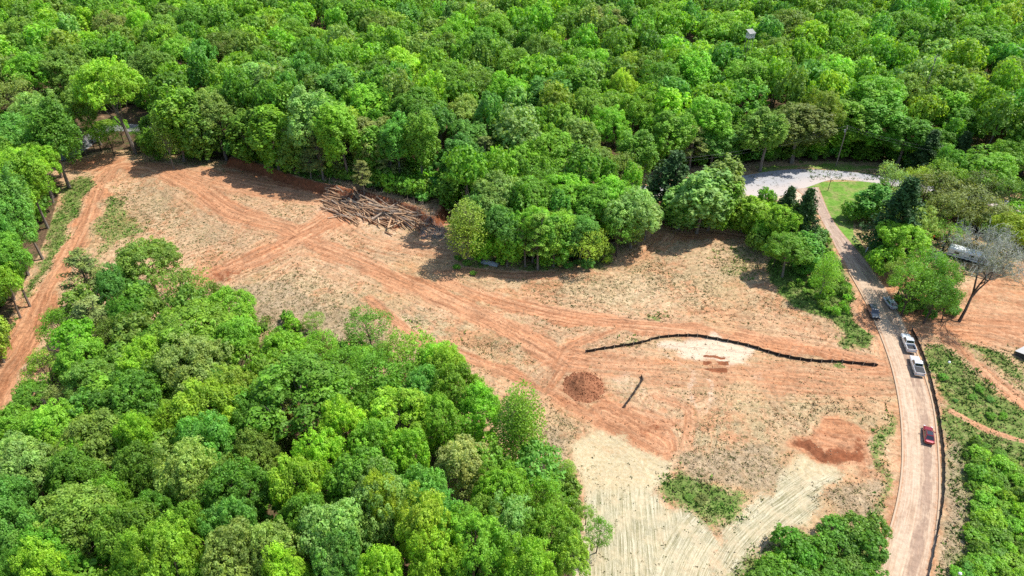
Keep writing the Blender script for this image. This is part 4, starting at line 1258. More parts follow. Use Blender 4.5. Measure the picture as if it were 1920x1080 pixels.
undergrow(W([(470, 316), (620, 348), (720, 374), (800, 396), (840, 382), (820, 345), (620, 315), (480, 296)]), 170, (.8, 1.9), 'GDOVB')
undergrow(W([(1800, 830), (1850, 820), (1935, 890), (1960, 1100), (1790, 1110), (1806, 1000), (1815, 930)]), 80, (.3, .75), 'VGAYO')
undergrow(FAR, 420, (.7, 1.9), 'GDDVOB', 9)
undergrow(LEFTWOOD, 160, (.7, 1.9), 'GDVAB', 14)
undergrow(LOWER, 200, (.8, 2.0), 'GDOVN')
undergrow(RIGHTW, 90, (.7, 1.8), 'GOVP')
undergrow(HEDGE, 80, (.6, 1.5), 'GVOY')
undergrow(W([(490, 600), (590, 605), (660, 650), (720, 660), (760, 720), (700, 780), (560, 740), (470, 660)]), 70, (.5, 1.2), 'OGNV')
undergrow(W([(930, 880), (1060, 880), (1090, 960), (1060, 1060), (960, 960)]), 70, (.5, 1.2), 'ONPV')
undergrow(W([(1470, 525), (1545, 475), (1590, 545), (1600, 600), (1560, 590), (1500, 560)]), 60, (.35, .9), 'VVOG')
w = scatter('undergrowth', up, us, ur, uk, ut, SHRUBCOL, LEAF_FAR)
tag(w, 'tangled low undergrowth along the woodland edges', kind='stuff')

# shrub thickets the photo shows as separate bushes
def thicket(poly, n, rr, hh, hues, where, gap=.55):
    P = W(poly)
    lo, hi = P.min(0), P.max(0)
    got = []
    for _ in range(n * 60):
        if len(got) >= n:
            break
        x, y = rng.random(2) * (hi - lo) + lo
        if not inside(P, np.array([x]), np.array([y]))[0]:
            continue
        R = rng.uniform(*rr)
        if any((a - x) ** 2 + (b - y) ** 2 < ((R + r) * gap) ** 2 for a, b, r in got):
            continue
        got.append((x, y, R))
        u, v, d = pix(x, y, 1)
        place_tree(dict(x=x, y=y, R=R, h=R * rng.uniform(*hh), kind='shrub', hue=hues[rng.integers(len(hues))], where=where, u=u, v=v))
thicket([(1822, 850), (1850, 836), (1935, 900), (1960, 1100), (1812, 1110), (1826, 1000), (1834, 930)], 64, (1.0, 2.5), (.6, 1.05), 'VGVYAVO', 'in the thicket at the lower right corner')
thicket([(1385, 1100), (1440, 1050), (1520, 1010), (1590, 990), (1640, 1000), (1640, 1060), (1615, 1120), (1400, 1140)], 26, (1.8, 3.3), (.9, 1.35), 'DDGDO', 'in the dark clump left of the lane')
thicket([(860, 500), (890, 480), (1000, 500), (1090, 505), (1130, 495), (1180, 470), (1150, 465), (1000, 480)], 14, (1.0, 2.2), (1.0, 1.7), 'GVDB', 'at the foot of the wooded tongue')
thicket([(840, 475), (880, 478), (890, 520), (850, 520)], 4, (.9, 1.5), (1.0, 1.3), 'OG', 'under the lone yellow green tree')
thicket([(1740, 690), (1800, 690), (1900, 790), (1790, 780)], 8, (.6, 1.2), (.6, 1.0), 'GVB', 'on the grassy bank right of the fence')
thicket([(1680, 545), (1740, 520), (1795, 550), (1795, 608), (1740, 605), (1690, 585)], 18, (1.2, 2.6), (.9, 1.4), 'DGOG', 'under the feathery trees by the leafless tree')
thicket([(1790, 1060), (1830, 1040), (1840, 1090), (1795, 1100)], 4, (1.0, 1.6), (.8, 1.2), 'BV', 'near the lower lamp')
thicket([(1268, 905), (1310, 895), (1335, 935), (1300, 950)], 4, (.6, 1.2), (.5, .8), 'ON', 'on the weedy patch beside the straw')

# ------------------------------------------------------------------ THE BIG LEAFLESS TREE
p = on_ground(1798, 603)
e = empty('bare_tree', p)
tag(e, 'big leaning, nearly leafless tree with silvery twigs beside the lane', 'tree')
SILVER_TWIG = bark_mat('silver_twigs', (.27, .285, .24), (.46, .47, .41))
bt = branch_tree(27, .38, 5, .40, 6, lean=(.30, .30, 0), fork=.27, tipk=3, upb=.06)
V = np.concatenate(bt.V)
ob('trunk', bt.mesh('leaning_trunk', [BARKD, SILVER_TWIG]), e)
c = Buf()
tips = V[V[:, 2] > 11]
tips = tips[rng.choice(len(tips), 1500)]
for tp in tips:
    d = dirs(1, .4)[0]
    c.tube([tp, tp + d * .6, tp + d * 1.1 + rng.normal(0, .2, 3)], [.035, .028, .012], 3, False)
ob('twigs', c.mesh('twigs', [SILVER_TWIG]), e)
c = Buf()
P = tips[rng.choice(len(tips), 4200)] + rng.normal(0, .55, (4200, 3))
c.leaves(P, dirs(4200, .6), .10 * rng.uniform(.6, 1.3, 4200), rng.uniform(.7, 1.2, 4200))
o = ob('buds', c.mesh('buds', [LEAF]), e); o.color = (.26, .32, .19, 1)
p = on_ground(1925, 535)
e = empty('bare_tree', p, 1.0); e.scale = (1.1, 1.1, .6)
ob('trunk', PROTO['bare'][0]['trunk'], e)
tag(e, 'silvery leafless tree cut by the right edge of the view', 'tree')

# ------------------------------------------------------------------ WEEDS, GRASS (uncountable)
def blades(n, poly_weight, hmin, hmax, w, seed_area, per=4):
    pass
def bilin(A, x, y):
    i = np.clip(np.searchsorted(gx, x) - 1, 0, nx - 2); j = np.clip(np.searchsorted(gy, y) - 1, 0, ny - 2)
    return A.reshape(ny, nx)[j, i]
def tufts(name, N, dens, size, hgt, mat, label, per=5):
    """clusters of short blades, joined: nobody could count them"""
    x = rng.uniform(-150, 118, N); y = rng.uniform(63, 255, N)
    keep = rng.random(N) < dens(x, y)
    u, v, d = pix(x, y)
    keep &= (u > -60) & (u < 1980) & (v < 1120)
    keep &= line_dist(ROADC, x, y)[0] > 4.6
    x, y = x[keep], y[keep]
    z = bilin(Zg, x, y)
    n = len(x)
    s = size * rng.uniform(.5, 1.6, n)
    V, T = [], []
    tone = np.repeat(rng.uniform(.6, 1.35, n), per * 3)
    a = rng.random((n, per)) * 6.283
    r = rng.random((n, per)) ** .5 * s[:, None] * .6
    cx, cy = x[:, None] + np.cos(a) * r, y[:, None] + np.sin(a) * r
    b = rng.random((n, per)) * 6.283
    wv = s[:, None] * rng.uniform(.25, .5, (n, per))
    h = hgt * rng.uniform(.5, 1.3, (n, per)) * (s / size)[:, None]
    lean = h * .8
    zz = z[:, None] - .04 + 0 * cx
    v0 = np.stack([cx - np.cos(b) * wv, cy - np.sin(b) * wv, zz], -1)
    v1 = np.stack([cx + np.cos(b) * wv, cy + np.sin(b) * wv, zz], -1)
    v2 = np.stack([cx + np.cos(a) * lean, cy + np.sin(a) * lean, zz + h], -1)
    V = np.stack([v0, v1, v2], 2).reshape(-1, 3)
    me = mesh_np(name, V, np.arange(len(V)).reshape(-1, 3), [mat], dict(tone=tone))
    print(name, n, 'tufts')
    return tag(ob(name, me), label, kind='stuff')
def weed_mat(name, a, b):
    t = NT(name)
    tone = t.fac('tone')
    n = t.noise(t.pos(), .25, 2)
    c = t.mix(t.step(n, .38, .62), a, b)
    t.pbr(t.mix(1.0, c, t.comb(tone, tone, tone), 'MULTIPLY'), .85, spec=.15)
    return t.m
wet = np.clip(LITTER, 0, 1)
def dens_weed(x, y):
    g, c, st, l, dr, pa = (bilin(A, x, y) for A in (GRASS, CLAY, STRAW, wet, DRY, PALE))
    n = vnoise(x / 9 + 4, y / 9 + 8)
    d = (.16 + .40 * sstep(.42, .75, n) + .55 * bilin(OLIVE, x, y) * sstep(.2, .6, n)) * (1 - np.clip(c * 1.25, 0, 1)) * (1 - .75 * st) * (1 - .85 * pa) + .5 * g + .65 * dr
    return np.clip(d, 0, 1) * (1 - bilin(bare, x, y)) * (l < .4) * (bilin(LAWN, x, y) < .3)
tufts('weeds', 240000, dens_weed, .29, .15, weed_mat('weed_leaves', (.095, .125, .032), (.165, .145, .06)), 'scattered low weeds dotting the bare clearing')
def dens_grass(x, y):
    g, l = bilin(GRASS, x, y), bilin(wet, x, y)
    n = vnoise(x / 4 + 4, y / 4 + 8)
    return np.clip(g * 1.3 - .35 + .5 * (n - .4), 0, 1) * (l < .5) * (bilin(LAWN, x, y) < .2)
tufts('grass', 175000, dens_grass, .40, .30, weed_mat('grass_blades', (.085, .20, .022), (.16, .23, .045)), 'rough green grass on the verges and banks')

CLOD = weed_mat('loose_clods', (.30, .13, .06), (.42, .25, .14))
def clods(N):
    x = rng.uniform(-100, 108, N); y = rng.uniform(64, 225, N)
    c, dk, st, l = (bilin(A, x, y) for A in (CLAY, DARK, STRAW, LITTER))
    bm_ = bilin(BERM, x, y)
    keep = (rng.random(N) < .06 + .25 * c + 1.0 * dk + .5 * bm_) & (l < .5) & (st < .4) & (line_dist(ROADC, x, y)[0] > 4.6)
    u, v, d = pix(x, y)
    keep &= (u > -40) & (u < 1960) & (v < 1110)
    x, y = x[keep], y[keep]; n = len(x)
    s_ = .05 + .16 * rng.random(n) ** 3
    base = np.array([(1, 0, 0), (0, 1, 0), (-1, 0, 0), (0, -1, 0), (0, 0, .8)])
    V = base[None] * s_[:, None, None] * rng.uniform(.6, 1.3, (n, 5, 3)) + np.stack([x, y, bilin(Zg, x, y) + .02], 1)[:, None]
    T = (np.array([(0, 1, 4), (1, 2, 4), (2, 3, 4), (3, 0, 4)])[None] + np.arange(n)[:, None, None] * 5).reshape(-1, 3)
    me = mesh_np('clods', V.reshape(-1, 3), T, [CLOD], dict(tone=np.repeat(rng.uniform(.7, 1.15, n), 5)))
    print('clods', n)
    tag(ob('clods', me), 'loose clods and stones strewn over the graded soil', kind='stuff')
clods(70000)
b = Buf()
for _ in range(1500):
    x, y = rng.uniform(-95, 70), rng.uniform(80, 225)
    if bilin(LITTER, np.array([x]), np.array([y]))[0] > .4 or bilin(STRAW, np.array([x]), np.array([y]))[0] > .4:
        continue
    z = bilin(Zg, np.array([x]), np.array([y]))[0]; a = rng.random() * 6.283; L = rng.uniform(.3, 1.3)
    b.tube([(x, y, z + .04), (x + math.cos(a) * L, y + math.sin(a) * L, z + .07)], [.035, .02], 3, False)
tag(ob('broken_sticks', b.mesh('broken_sticks', [bark_mat('stick_wood', (.16, .10, .06), (.36, .26, .17))])), 'broken sticks littering the cleared ground', kind='stuff')

# ------------------------------------------------------------------ SILT FENCES
FAB = simple('black_geotextile', (.017, .014, .013), .6, spec=.35, grain=.5, scale=1.2)
STK = simple('stake_wood', (.44, .37, .27), .8)
def silt_fence(pts, H, label, step=2.2, slump=0.0):
    pl = resample(np.array([on_ground(u, v)[:2] for u, v in pts]), 400)
    s = np.concatenate([[0], np.cumsum(np.hypot(*np.diff(pl, axis=0).T))])
    n = int(s[-1] / .55)
    t = np.linspace(0, s[-1], n)
    P = np.stack([np.interp(t, s, pl[:, 0]), np.interp(t, s, pl[:, 1])], 1)
    D = np.gradient(P, axis=0); D /= np.linalg.norm(D, axis=1)[:, None]
    N = np.stack([-D[:, 1], D[:, 0]], 1)
    ph = np.cumsum(rng.normal(0, .35, n))
    wig = .05 * np.sin(t * 2.1) + .05 * np.sin(ph)
    sag = H * (.98 - .20 * np.abs(np.sin(t * math.pi / step)) - .05 * rng.random(n))
    z = ground_h(P[:, 0], P[:, 1])
    c = P.mean(0)
    e = empty('silt_fence', (P[0, 0], P[0, 1], z[0]))
    o3 = np.array(e.location)
    rows = []
    for f, off in ((-.12, .22), (0, .1), (.5, .0), (1, .0)):
        q = P + N * (wig * f + off + slump * max(f, 0))[:, None]
        rows.append(np.column_stack([q, z + np.maximum(f, -.03) * sag]))
    back = [r + np.column_stack([N * .03, np.zeros(n)]) for r in rows[::-1]]
    ring = rows + back
    V = np.concatenate(ring) - o3
    k = len(ring)
    Q = [(a * n + i, ((a + 1) % k) * n + i, ((a + 1) % k) * n + i + 1, a * n + i + 1) for a in range(k) for i in range(n - 1)]
    ob('fabric', mesh_np('fabric', V, np.array(Q), [FAB], smoothf=False), e)
    sb = Buf(); sb.box((-.04, -.04, -.2), (.04, .04, H + .22)); sm = sb.mesh('stake', [STK])
    for d in np.arange(.1, s[-1], step):
        x, y = np.interp(d, s, pl[:, 0]), np.interp(d, s, pl[:, 1])
        i = min(n - 1, int(d / s[-1] * n))
        o = ob('stake', sm, e)
        o.location = np.array([x, y - .10, gh(x, y)]) - o3
        o.rotation_euler = (rng.normal(0, .06), rng.normal(0, .06), rng.random())
    tag(e, label, 'fence', 'black silt fences')
silt_fence([(1097, 662), (1130, 656), (1195, 646), (1240, 634), (1300, 631), (1340, 637), (1400, 649), (1460, 667), (1520, 678), (1580, 681), (1645, 687)], .92,
           'long black silt fence curving across the middle of the clearing')
silt_fence([(1172, 765), (1186, 745), (1206, 714), (1203, 705)], .9, 'short sagging black silt fence standing alone near the dirt mound', 2.2, .22)
silt_fence([(1708, 618), (1724, 652), (1738, 690), (1750, 735), (1760, 785), (1768, 840), (1770, 890), (1767, 940), (1757, 1000), (1743, 1070), (1730, 1120)], .95,
           'black silt fence running along the right side of the lane')

# ------------------------------------------------------------------ DIRT MOUND
def clod_mat(name, a, b):
    t = NT(name)
    n, m = t.noise(t.pos(), 2.2, 4, .7), t.noise(t.pos(), 9, 3, .7)
    c = t.mix(t.step(n, .35, .65), a, b)
    t.pbr(t.mix(t.math('MULTIPLY', t.step(m, .5, .75), .5), c, (.42, .21, .11)), .95, t.bump(m, .7, .08), spec=.1)
    return t.m
p = on_ground(1095, 724)
ng = 64
gu, gv = np.meshgrid(np.linspace(-5.6, 5.6, ng), np.linspace(-5.6, 5.6, ng))
r = np.hypot(gu, gv * 1.05) / (4.9 + 1.0 * (vnoise(gu / 3 + 7, gv / 3 + 2) - .5))
hh = 2.5 * (1 - sstep(.0, 1.0, r)) + (r < 1) * (.5 * (vnoise(gu * .9 + 3, gv * .9) - .45) + .28 * (vnoise(gu * 2.2 + 30, gv * 2.2) - .5)) * (1 - r ** 4) - .15 * (r > 1)
Vm = np.stack([gu.ravel(), gv.ravel(), hh.ravel() - .06], 1)
i0 = np.arange((ng - 1) * ng).reshape(ng - 1, ng)[:, :-1].ravel()
mound = ob('dirt_mound', mesh_np('dirt_mound', Vm, np.stack([i0, i0 + 1, i0 + ng + 1, i0 + ng], 1), [clod_mat('red_spoil', (.17, .065, .032), (.31, .135, .068))]))
mound.location = p
mound.scale = (.94, 1.0, .85)
tag(mound, 'rounded heap of clumpy red brown soil on the pale weedy ground', 'dirt mound')
b = Buf()
for _ in range(420):
    a, rr = rng.random() * 6.283, 5.2 * rng.random() ** .5
    x, y = math.cos(a) * rr, math.sin(a) * rr
    j = int((y + 5.6) / 11.2 * (ng - 1)); i = int((x + 5.6) / 11.2 * (ng - 1))
    s = rng.uniform(.06, .2)
    q = dirs(6); q = np.array([(1, 0, 0), (0, 1, 0), (-1, 0, 0), (0, -1, 0), (0, 0, 1), (0, 0, -1)]) + rng.normal(0, .2, (6, 3))
    b.add(q * s + (x, y, hh[j, i] + s * .1), None, [(0, 1, 4), (1, 2, 4), (2, 3, 4), (3, 0, 4), (1, 0, 5), (2, 1, 5), (3, 2, 5), (0, 3, 5)])
o = ob('clods', b.mesh('clods', [mound.data.materials[0]]), mound); o['kind'] = 'stuff'

# ------------------------------------------------------------------ LOG HEAP
LOGM = [bark_mat('log_tan', (.33, .19, .105), (.50, .33, .20)), bark_mat('log_grey', (.21, .155, .115), (.38, .30, .23)), bark_mat('log_brown', (.19, .10, .055), (.34, .20, .115)), bark_mat('log_pale', (.42, .30, .19), (.55, .42, .29))]
ENDM = simple('cut_wood', (.50, .36, .21), .85)
TON = ['tan', 'grey', 'brown', 'pale']
LOGMESH = []
for m in range(4):
    for v in range(3):
        b = Buf()
        x = np.linspace(-.5, .5, 6)
        y = np.cumsum(rng.normal(0, .010, 6)); z = np.cumsum(rng.normal(0, .008, 6))
        P = np.column_stack([x, y - y.mean(), z - z.mean()])
        b.tube(P * (1, 1, 1), np.linspace(.030, .019, 6) * rng.uniform(.85, 1.15), 8, False)
        for e_, rr in ((0, .030), (5, .019)):
            a = np.arange(8) * math.pi / 4
            ring = P[e_] + np.column_stack([np.full(8, (-.002 if e_ == 0 else .002)), np.cos(a) * rr * .9, np.sin(a) * rr * .9])
            b.add(ring, None, [(0, i, i + 1) for i in range(1, 7)], mi=1)
        for _ in range(2):
            k = rng.uniform(-.2, .45); d = dirs(1)[0] * (.02, .05, .05)
            b.tube([(k, 0, 0), (k + .03 + d[0], d[1], d[2])], [.008, .004], 4, False)
        LOGMESH.append((m, b.mesh('log', [LOGM[m], ENDM])))
def log_at(u, v, up, L, ang, tilt, m=None):
    p = on_ground(u, v)
    m = m if m is not None else int(rng.choice(4, p=(.36, .18, .30, .16)))
    cand = [q for q in LOGMESH if q[0] == m]
    mi, me = cand[rng.integers(len(cand))]
    o = ob('log', me)
    o.location = (p[0], p[1], p[2] + up)
    o.rotation_euler = (rng.random() * 6, tilt, ang)
    th = rng.uniform(.65, 1.2) * 7.6
    o.scale = (L, th, th)
    size = 'long' if L > 9.5 else 'short' if L < 5.5 else 'middling'
    part = 'left end' if u < 672 else 'middle' if u < 735 else 'right end'
    row = 'on top of' if v < 385 + (u - 615) * .18 else 'in front of'
    later(o, '%s %s log %s the %s of the heap' % (size, TON[mi], row, part), u, 'log', 'felled logs heaped at the forest edge')
for _ in range(200):
    f = rng.random()
    u = 618 + f * 180
    g = rng.random()
    v = (362 + f * 48) + g * (42 - 26 * f) + rng.normal(0, 2)
    ang = -.62 + rng.normal(0, .28) if rng.random() < .85 else rng.uniform(-1.6, 1.6)
    log_at(u, v, .25 + (1 - g) * rng.uniform(0, 1.6), rng.choice([4.5, 6, 8, 10, 12.5]) * rng.uniform(.85, 1.15), ang, rng.normal(0, .10))
for u, v, L, ang, m in ((655, 412, 9, -.72, 0), (640, 405, 10, -.66, 0), (648, 400, 9, -.7, 3), (716, 418, 10, -.6, 0), (722, 424, 9, -.62, 2), (738, 424, 5, .9, 3), (765, 412, 8, .85, 0), (775, 398, 11, -.3, 3), (768, 404, 10, -.35, 1), (760, 408, 9, -.32, 3),
                        (735, 392, 14, -.75, 1), (720, 382, 15, -.8, 1), (660, 362, 7, -1.0, 3), (668, 360, 8, -1.05, 0), (635, 355, 6, -.9, 1), (730, 440, 3, -.7, 2), (700, 395, 9, -.2, 1), (690, 410, 10, -.55, 3)):
    log_at(u, v, .35, L, ang, 0, m)
b = Buf()
for _ in range(1700):
    f = rng.random()
    u = 612 + f * 205; v = 362 + f * 52 + rng.random() * (40 - 22 * f) - 4
    p = at(u, v, 0); z = gh(p[0], p[1])
    q = np.array([p[0], p[1], z + rng.random() ** 1.5 * 1.7])
    d = dirs(1, .1)[0] * rng.uniform(.8, 2.6)
    b.tube([q, q + d * .5 + rng.normal(0, .1, 3), q + d], [.045, .03, .012], 3, False)
tag(ob('brush', b.mesh('brush', [TWIGB])), 'grey tangle of broken branches through the log heap', kind='stuff')
b = Buf()
for _ in range(900):
    f = rng.random(); u = 790 + f * 45; v = 424 + rng.random() * 26
    p = at(u, v, 0); z = gh(p[0], p[1]); q = np.array([p[0], p[1], z])
    d = dirs(1, .9)[0] * rng.uniform(.8, 2.2)
    b.tube([q, q + d * .5 + rng.normal(0, .1, 3), q + d], [.035, .022, .008], 3, False)
tag(ob('brush', b.mesh('brush', [TWIG])), 'silvery dry brush between the log heap and the lone yellow green tree', kind='stuff')

# ------------------------------------------------------------------ VEHICLES
GLASS = simple('tinted_glass', (.012, .016, .02), .06, spec=.6, coat=.6, grain=.05)
TYRE = simple('tyre_rubber', (.015, .015, .015), .85)
RIM = simple('alloy_rim', (.38, .38, .40), .35, .8)
DARKP = simple('black_plastic', (.018, .018, .02), .6)
LAMPW = simple('lamp_lens', (.75, .75, .72), .15, spec=.6)
LAMPR = simple('red_lens', (.30, .012, .012), .2, spec=.6)
CHROME = simple('bright_metal', (.6, .6, .6), .2, .9)
def paint(name, col):
    return simple(name, col, .22, .25, .5, .8, .04)
def ringsec(w, z0, z1, y, cut=.10):
    """chamfered box section seen from the front, 10 points"""
    c = min(cut, (z1 - z0) * .3)
    return [(-w + c, y, z0), (w - c, y, z0), (w, y, z0 + c), (w, y, z0 + (z1 - z0) * .55), (w - c * .5, y, z1 - c), (w - c * 1.8, y, z1), (-w + c * 1.8, y, z1), (-w + c * .5, y, z1 - c), (-w, y, z0 + (z1 - z0) * .55), (-w, y, z0 + c)]
def loft(secs, mat, name, parent):
    V = np.array([p for s in secs for p in s], float)
    k = len(secs[0]); n = len(secs)
    Q = [(i * k + j, i * k + (j + 1) % k, (i + 1) * k + (j + 1) % k, (i + 1) * k + j) for i in range(n - 1) for j in range(k)]
    T = []
    for base, flip in ((0, False), ((n - 1) * k, True)):
        for j in range(1, k - 1):
            T.append((base, base + j + 1, base + j) if not flip else (base, base + j, base + j + 1))
    b = Buf(); b.add(V, Q, T)
    me = b.mesh(name, [mat])
    bm = bmesh.new(); bm.from_mesh(me); bmesh.ops.recalc_face_normals(bm, faces=bm.faces); bm.to_mesh(me); bm.free()
    o = ob(name, me, parent)
    return o
def pane(name, quad, mat, parent, th=.02):
    q = np.array(quad, float)
    n = np.cross(q[1] - q[0], q[3] - q[0]); n /= np.linalg.norm(n)
    b = Buf()
    V = np.vstack([q - n * th, q + n * th])
    b.add(V, [(3, 2, 1, 0), (4, 5, 6, 7), (0, 1, 5, 4), (1, 2, 6, 5), (2, 3, 7, 6), (3, 0, 4, 7)])
    return ob(name, b.mesh(name, [mat]), parent)
def boxp(name, lo, hi, mat, parent):
    b = Buf(); b.box(lo, hi)
    return ob(name, b.mesh(name, [mat]), parent)
def lerp4(q, a0, a1, b0, b1):
    q = np.array(q, float)
    f = lambda s, t: (q[0] * (1 - s) + q[1] * s) * (1 - t) + (q[3] * (1 - s) + q[2] * s) * t
    return [f(a0, b0), f(a1, b0), f(a1, b1), f(a0, b1)]
WHEEL = {}
def wheels(e, ys, w, r):
    if r not in WHEEL:
        b = Buf(); b.tube([(-.11, 0, 0), (-.08, 0, 0), (.08, 0, 0), (.11, 0, 0)], [r * .9, r, r, r * .9], 18); c = Buf(); c.tube([(-.118, 0, 0), (.118, 0, 0)], [r * .62, r * .62], 14)
        WHEEL[r] = (b.mesh('tyre', [TYRE]), c.mesh('rim', [RIM]))
    for y in ys:
        for s in (-1, 1):
            o = ob('wheel', WHEEL[r][0], e); o.location = (s * (w - .10), y, r)
            ob('rim', WHEEL[r][1], o)
def vehicle(name, u, v, label, cat, kind, mat, flip=False, twist=0.0):
    p = on_ground(u, v)
    i = int(np.argmin(np.hypot(*(ROADC - p[:2]).T)))
    d = ROADC[min(i + 2, 89)] - ROADC[max(i - 2, 0)]
    ang = math.atan2(d[1], d[0]) - math.pi / 2 + (math.pi if flip else 0) + twist
    onroad = np.hypot(*(ROADC[i] - p[:2])) < 4.2
    e = empty(name, (p[0], p[1], gh(p[0], p[1]) + (.065 if onroad else .03)), ang)
    tag(e, label, cat, 'vehicles parked along the lane')
    if kind == 'pickup':
        L, w, r = 5.9, 1.0, .41
        loft([ringsec(w * .90, .52, 1.00, 2.95), ringsec(w * .97, .42, 1.12, 2.75), ringsec(w, .40, 1.22, 1.3), ringsec(w, .40, 1.24, .7), ringsec(w, .40, 1.24, -.85)], mat, 'body', e)
        b0, b1 = [(-.93, 1.25), (.93, 1.25), (.93, -.82), (-.93, -.82)], [(-.76, .55), (.76, .55), (.78, -.62), (-.78, -.62)]
        zb, zt = 1.20, 1.88
        cab = (b0, b1, zb, zt)
        bl = Buf()
        bl.box((-w, -2.92, .45), (w, -.87, .72))
        for s in (-1, 1):
            bl.box((s * w - .09 * (s > 0), -2.84, .72), (s * w + .09 * (s < 0), -.90, 1.24))
        bl.box((-w, -.96, .722), (w, -.872, 1.238))
        ob('cargo_bed', bl.mesh('cargo_bed', [mat]), e)
        boxp('bed_liner', (-w + .10, -2.82, .722), (w - .10, -.97, .77), DARKP, e)
        boxp('tailgate', (-w + .01, -2.93, .725), (w - .01, -2.85, 1.22), mat, e)
        boxp('bumper', (-w + .05, -3.07, .45), (w - .05, -2.94, .66), CHROME, e)
        boxp('bumper', (-w + .08, 2.94, .42), (w - .08, 3.04, .66), CHROME, e)
        boxp('grille', (-.6, 2.93, .70), (.6, 2.985, .96), DARKP, e)
        ys, yr, lz = (1.85, -1.85), -2.90, .9
        hy = 2.92
    elif kind == 'suv':
        L, w, r = 4.7, .94, .37
        loft([ringsec(w * .86, .48, .92, 2.32), ringsec(w * .95, .36, 1.02, 2.1), ringsec(w, .34, 1.10, 1.0), ringsec(w, .34, 1.12, -1.9), ringsec(w * .95, .40, 1.10, -2.3)], mat, 'body', e)
        cab = ([(-.90, 1.1), (.90, 1.1), (.90, -2.25), (-.90, -2.25)], [(-.72, .35), (.72, .35), (.74, -1.95), (-.74, -1.95)], 1.09, 1.74)
        ys, yr, lz, hy = (1.42, -1.42), -2.31, .92, 2.30
        boxp('grille', (-.5, 2.31, .60), (.5, 2.35, .84), DARKP, e)
        boxp('roof_rail', (-.70, -1.7, 1.76), (-.66, .1, 1.80), DARKP, e); boxp('roof_rail', (.66, -1.7, 1.76), (.70, .1, 1.80), DARKP, e)
        boxp('bumper', (-.85, 2.25, .36), (.85, 2.38, .54), DARKP, e)
    else:
        L, w, r = 4.6, .90, .33
        loft([ringsec(w * .80, .40, .68, 2.30, .12), ringsec(w * .92, .26, .80, 2.05, .12), ringsec(w, .24, .92, 1.0, .12), ringsec(w, .24, .95, -1.3, .12), ringsec(w * .96, .28, .95, -2.0, .12), ringsec(w * .84, .40, .88, -2.28, .12)], mat, 'body', e)
        cab = ([(-.85, 1.05), (.85, 1.05), (.85, -1.75), (-.85, -1.75)], [(-.62, .15), (.62, .15), (.62, -.95), (-.62, -.95)], .92, 1.42)
        ys, yr, lz, hy = (1.38, -1.38), -2.24, .72, 2.22
        boxp('bumper', (-.78, 2.2, .28), (.78, 2.34, .44), DARKP, e)
    b0, b1, zb, zt = cab
    lo = [(x, y, zb) for x, y in b0]; hi = [(x, y, zt) for x, y in b1]
    b = Buf()
    crest = [(x * .86, y * .9 + sum(q[1] for q in b1) / 4 * .1, zt + .05) for x, y in b1]
    b.add(lo + hi + crest, [(0, 1, 5, 4), (1, 2, 6, 5), (2, 3, 7, 6), (3, 0, 4, 7), (4, 5, 9, 8), (5, 6, 10, 9), (6, 7, 11, 10), (7, 4, 8, 11), (8, 9, 10, 11)])
    cm = b.mesh('cabin', [mat]); bm = bmesh.new(); bm.from_mesh(cm); bmesh.ops.recalc_face_normals(bm, faces=bm.faces); bm.to_mesh(cm); bm.free()
    ob('cabin', cm, e)
    pane('windshield', lerp4([lo[0], lo[1], hi[1], hi[0]], .06, .94, .08, .92), GLASS, e)
    pane('rear_window', lerp4([lo[2], lo[3], hi[3], hi[2]], .08, .92, .14 if kind != 'sedan' else .06, .90), GLASS, e)
    for q in ([lo[1], lo[2], hi[2], hi[1]], [lo[3], lo[0], hi[0], hi[3]]):
        pane('side_window', lerp4(q, .10, .49, .14, .90), GLASS, e)
        pane('side_window', lerp4(q, .53, .92, .14, .90), GLASS, e)
    if 'glass roof' in label:
        boxp('glass_roof', (-.50, -.88, zt + .051), (.50, .10, zt + .066), GLASS, e)
    if kind == 'pickup' and 'cover' in label:
        boxp('bed_cover', (-w + .08, -2.80, 1.243), (w - .08, -.97, 1.29), DARKP, e)
    for s in (-1, 1):
        boxp('headlight', (s * w * .72 - .16, hy - .10, lz - .02), (s * w * .72 + .16, hy + .045, lz + .10), LAMPW, e)
        boxp('taillight', (s * w * .84 - .10, yr - .05, lz), (s * w * .84 + .10, yr + .12, lz + .22), LAMPR, e)
        boxp('mirror', (s * (w + .10) - .10, cab[0][0][1] - .45, zb - .02), (s * (w + .10) + .10, cab[0][0][1] - .28, zb + .16), mat, e)
    wheels(e, ys, w, r)
    return e
WHITEP, SILVER, GREYP, REDP = paint('white_paint', (.78, .78, .77)), paint('silver_paint', (.38, .41, .45)), paint('slate_paint', (.085, .095, .12)), paint('red_paint', (.24, .008, .018))
vehicle('sedan_car', 1668, 572, 'silver sedan parked at the right side of the lane', 'car', 'sedan', SILVER, False, .12)
vehicle('sport_utility_car', 1636, 590, 'slate grey sport utility car facing down the lane', 'car', 'suv', GREYP, True)
vehicle('pickup_truck', 1701, 648, 'white pickup truck with an open empty bed', 'pickup truck', 'pickup', WHITEP)
vehicle('pickup_truck', 1717, 691, 'white pickup truck with a black bed cover', 'pickup truck', 'pickup', WHITEP)
vehicle('sedan_car', 1739, 820, 'dark red sedan with a dark glass roof beside the silt fence', 'car', 'sedan', REDP)

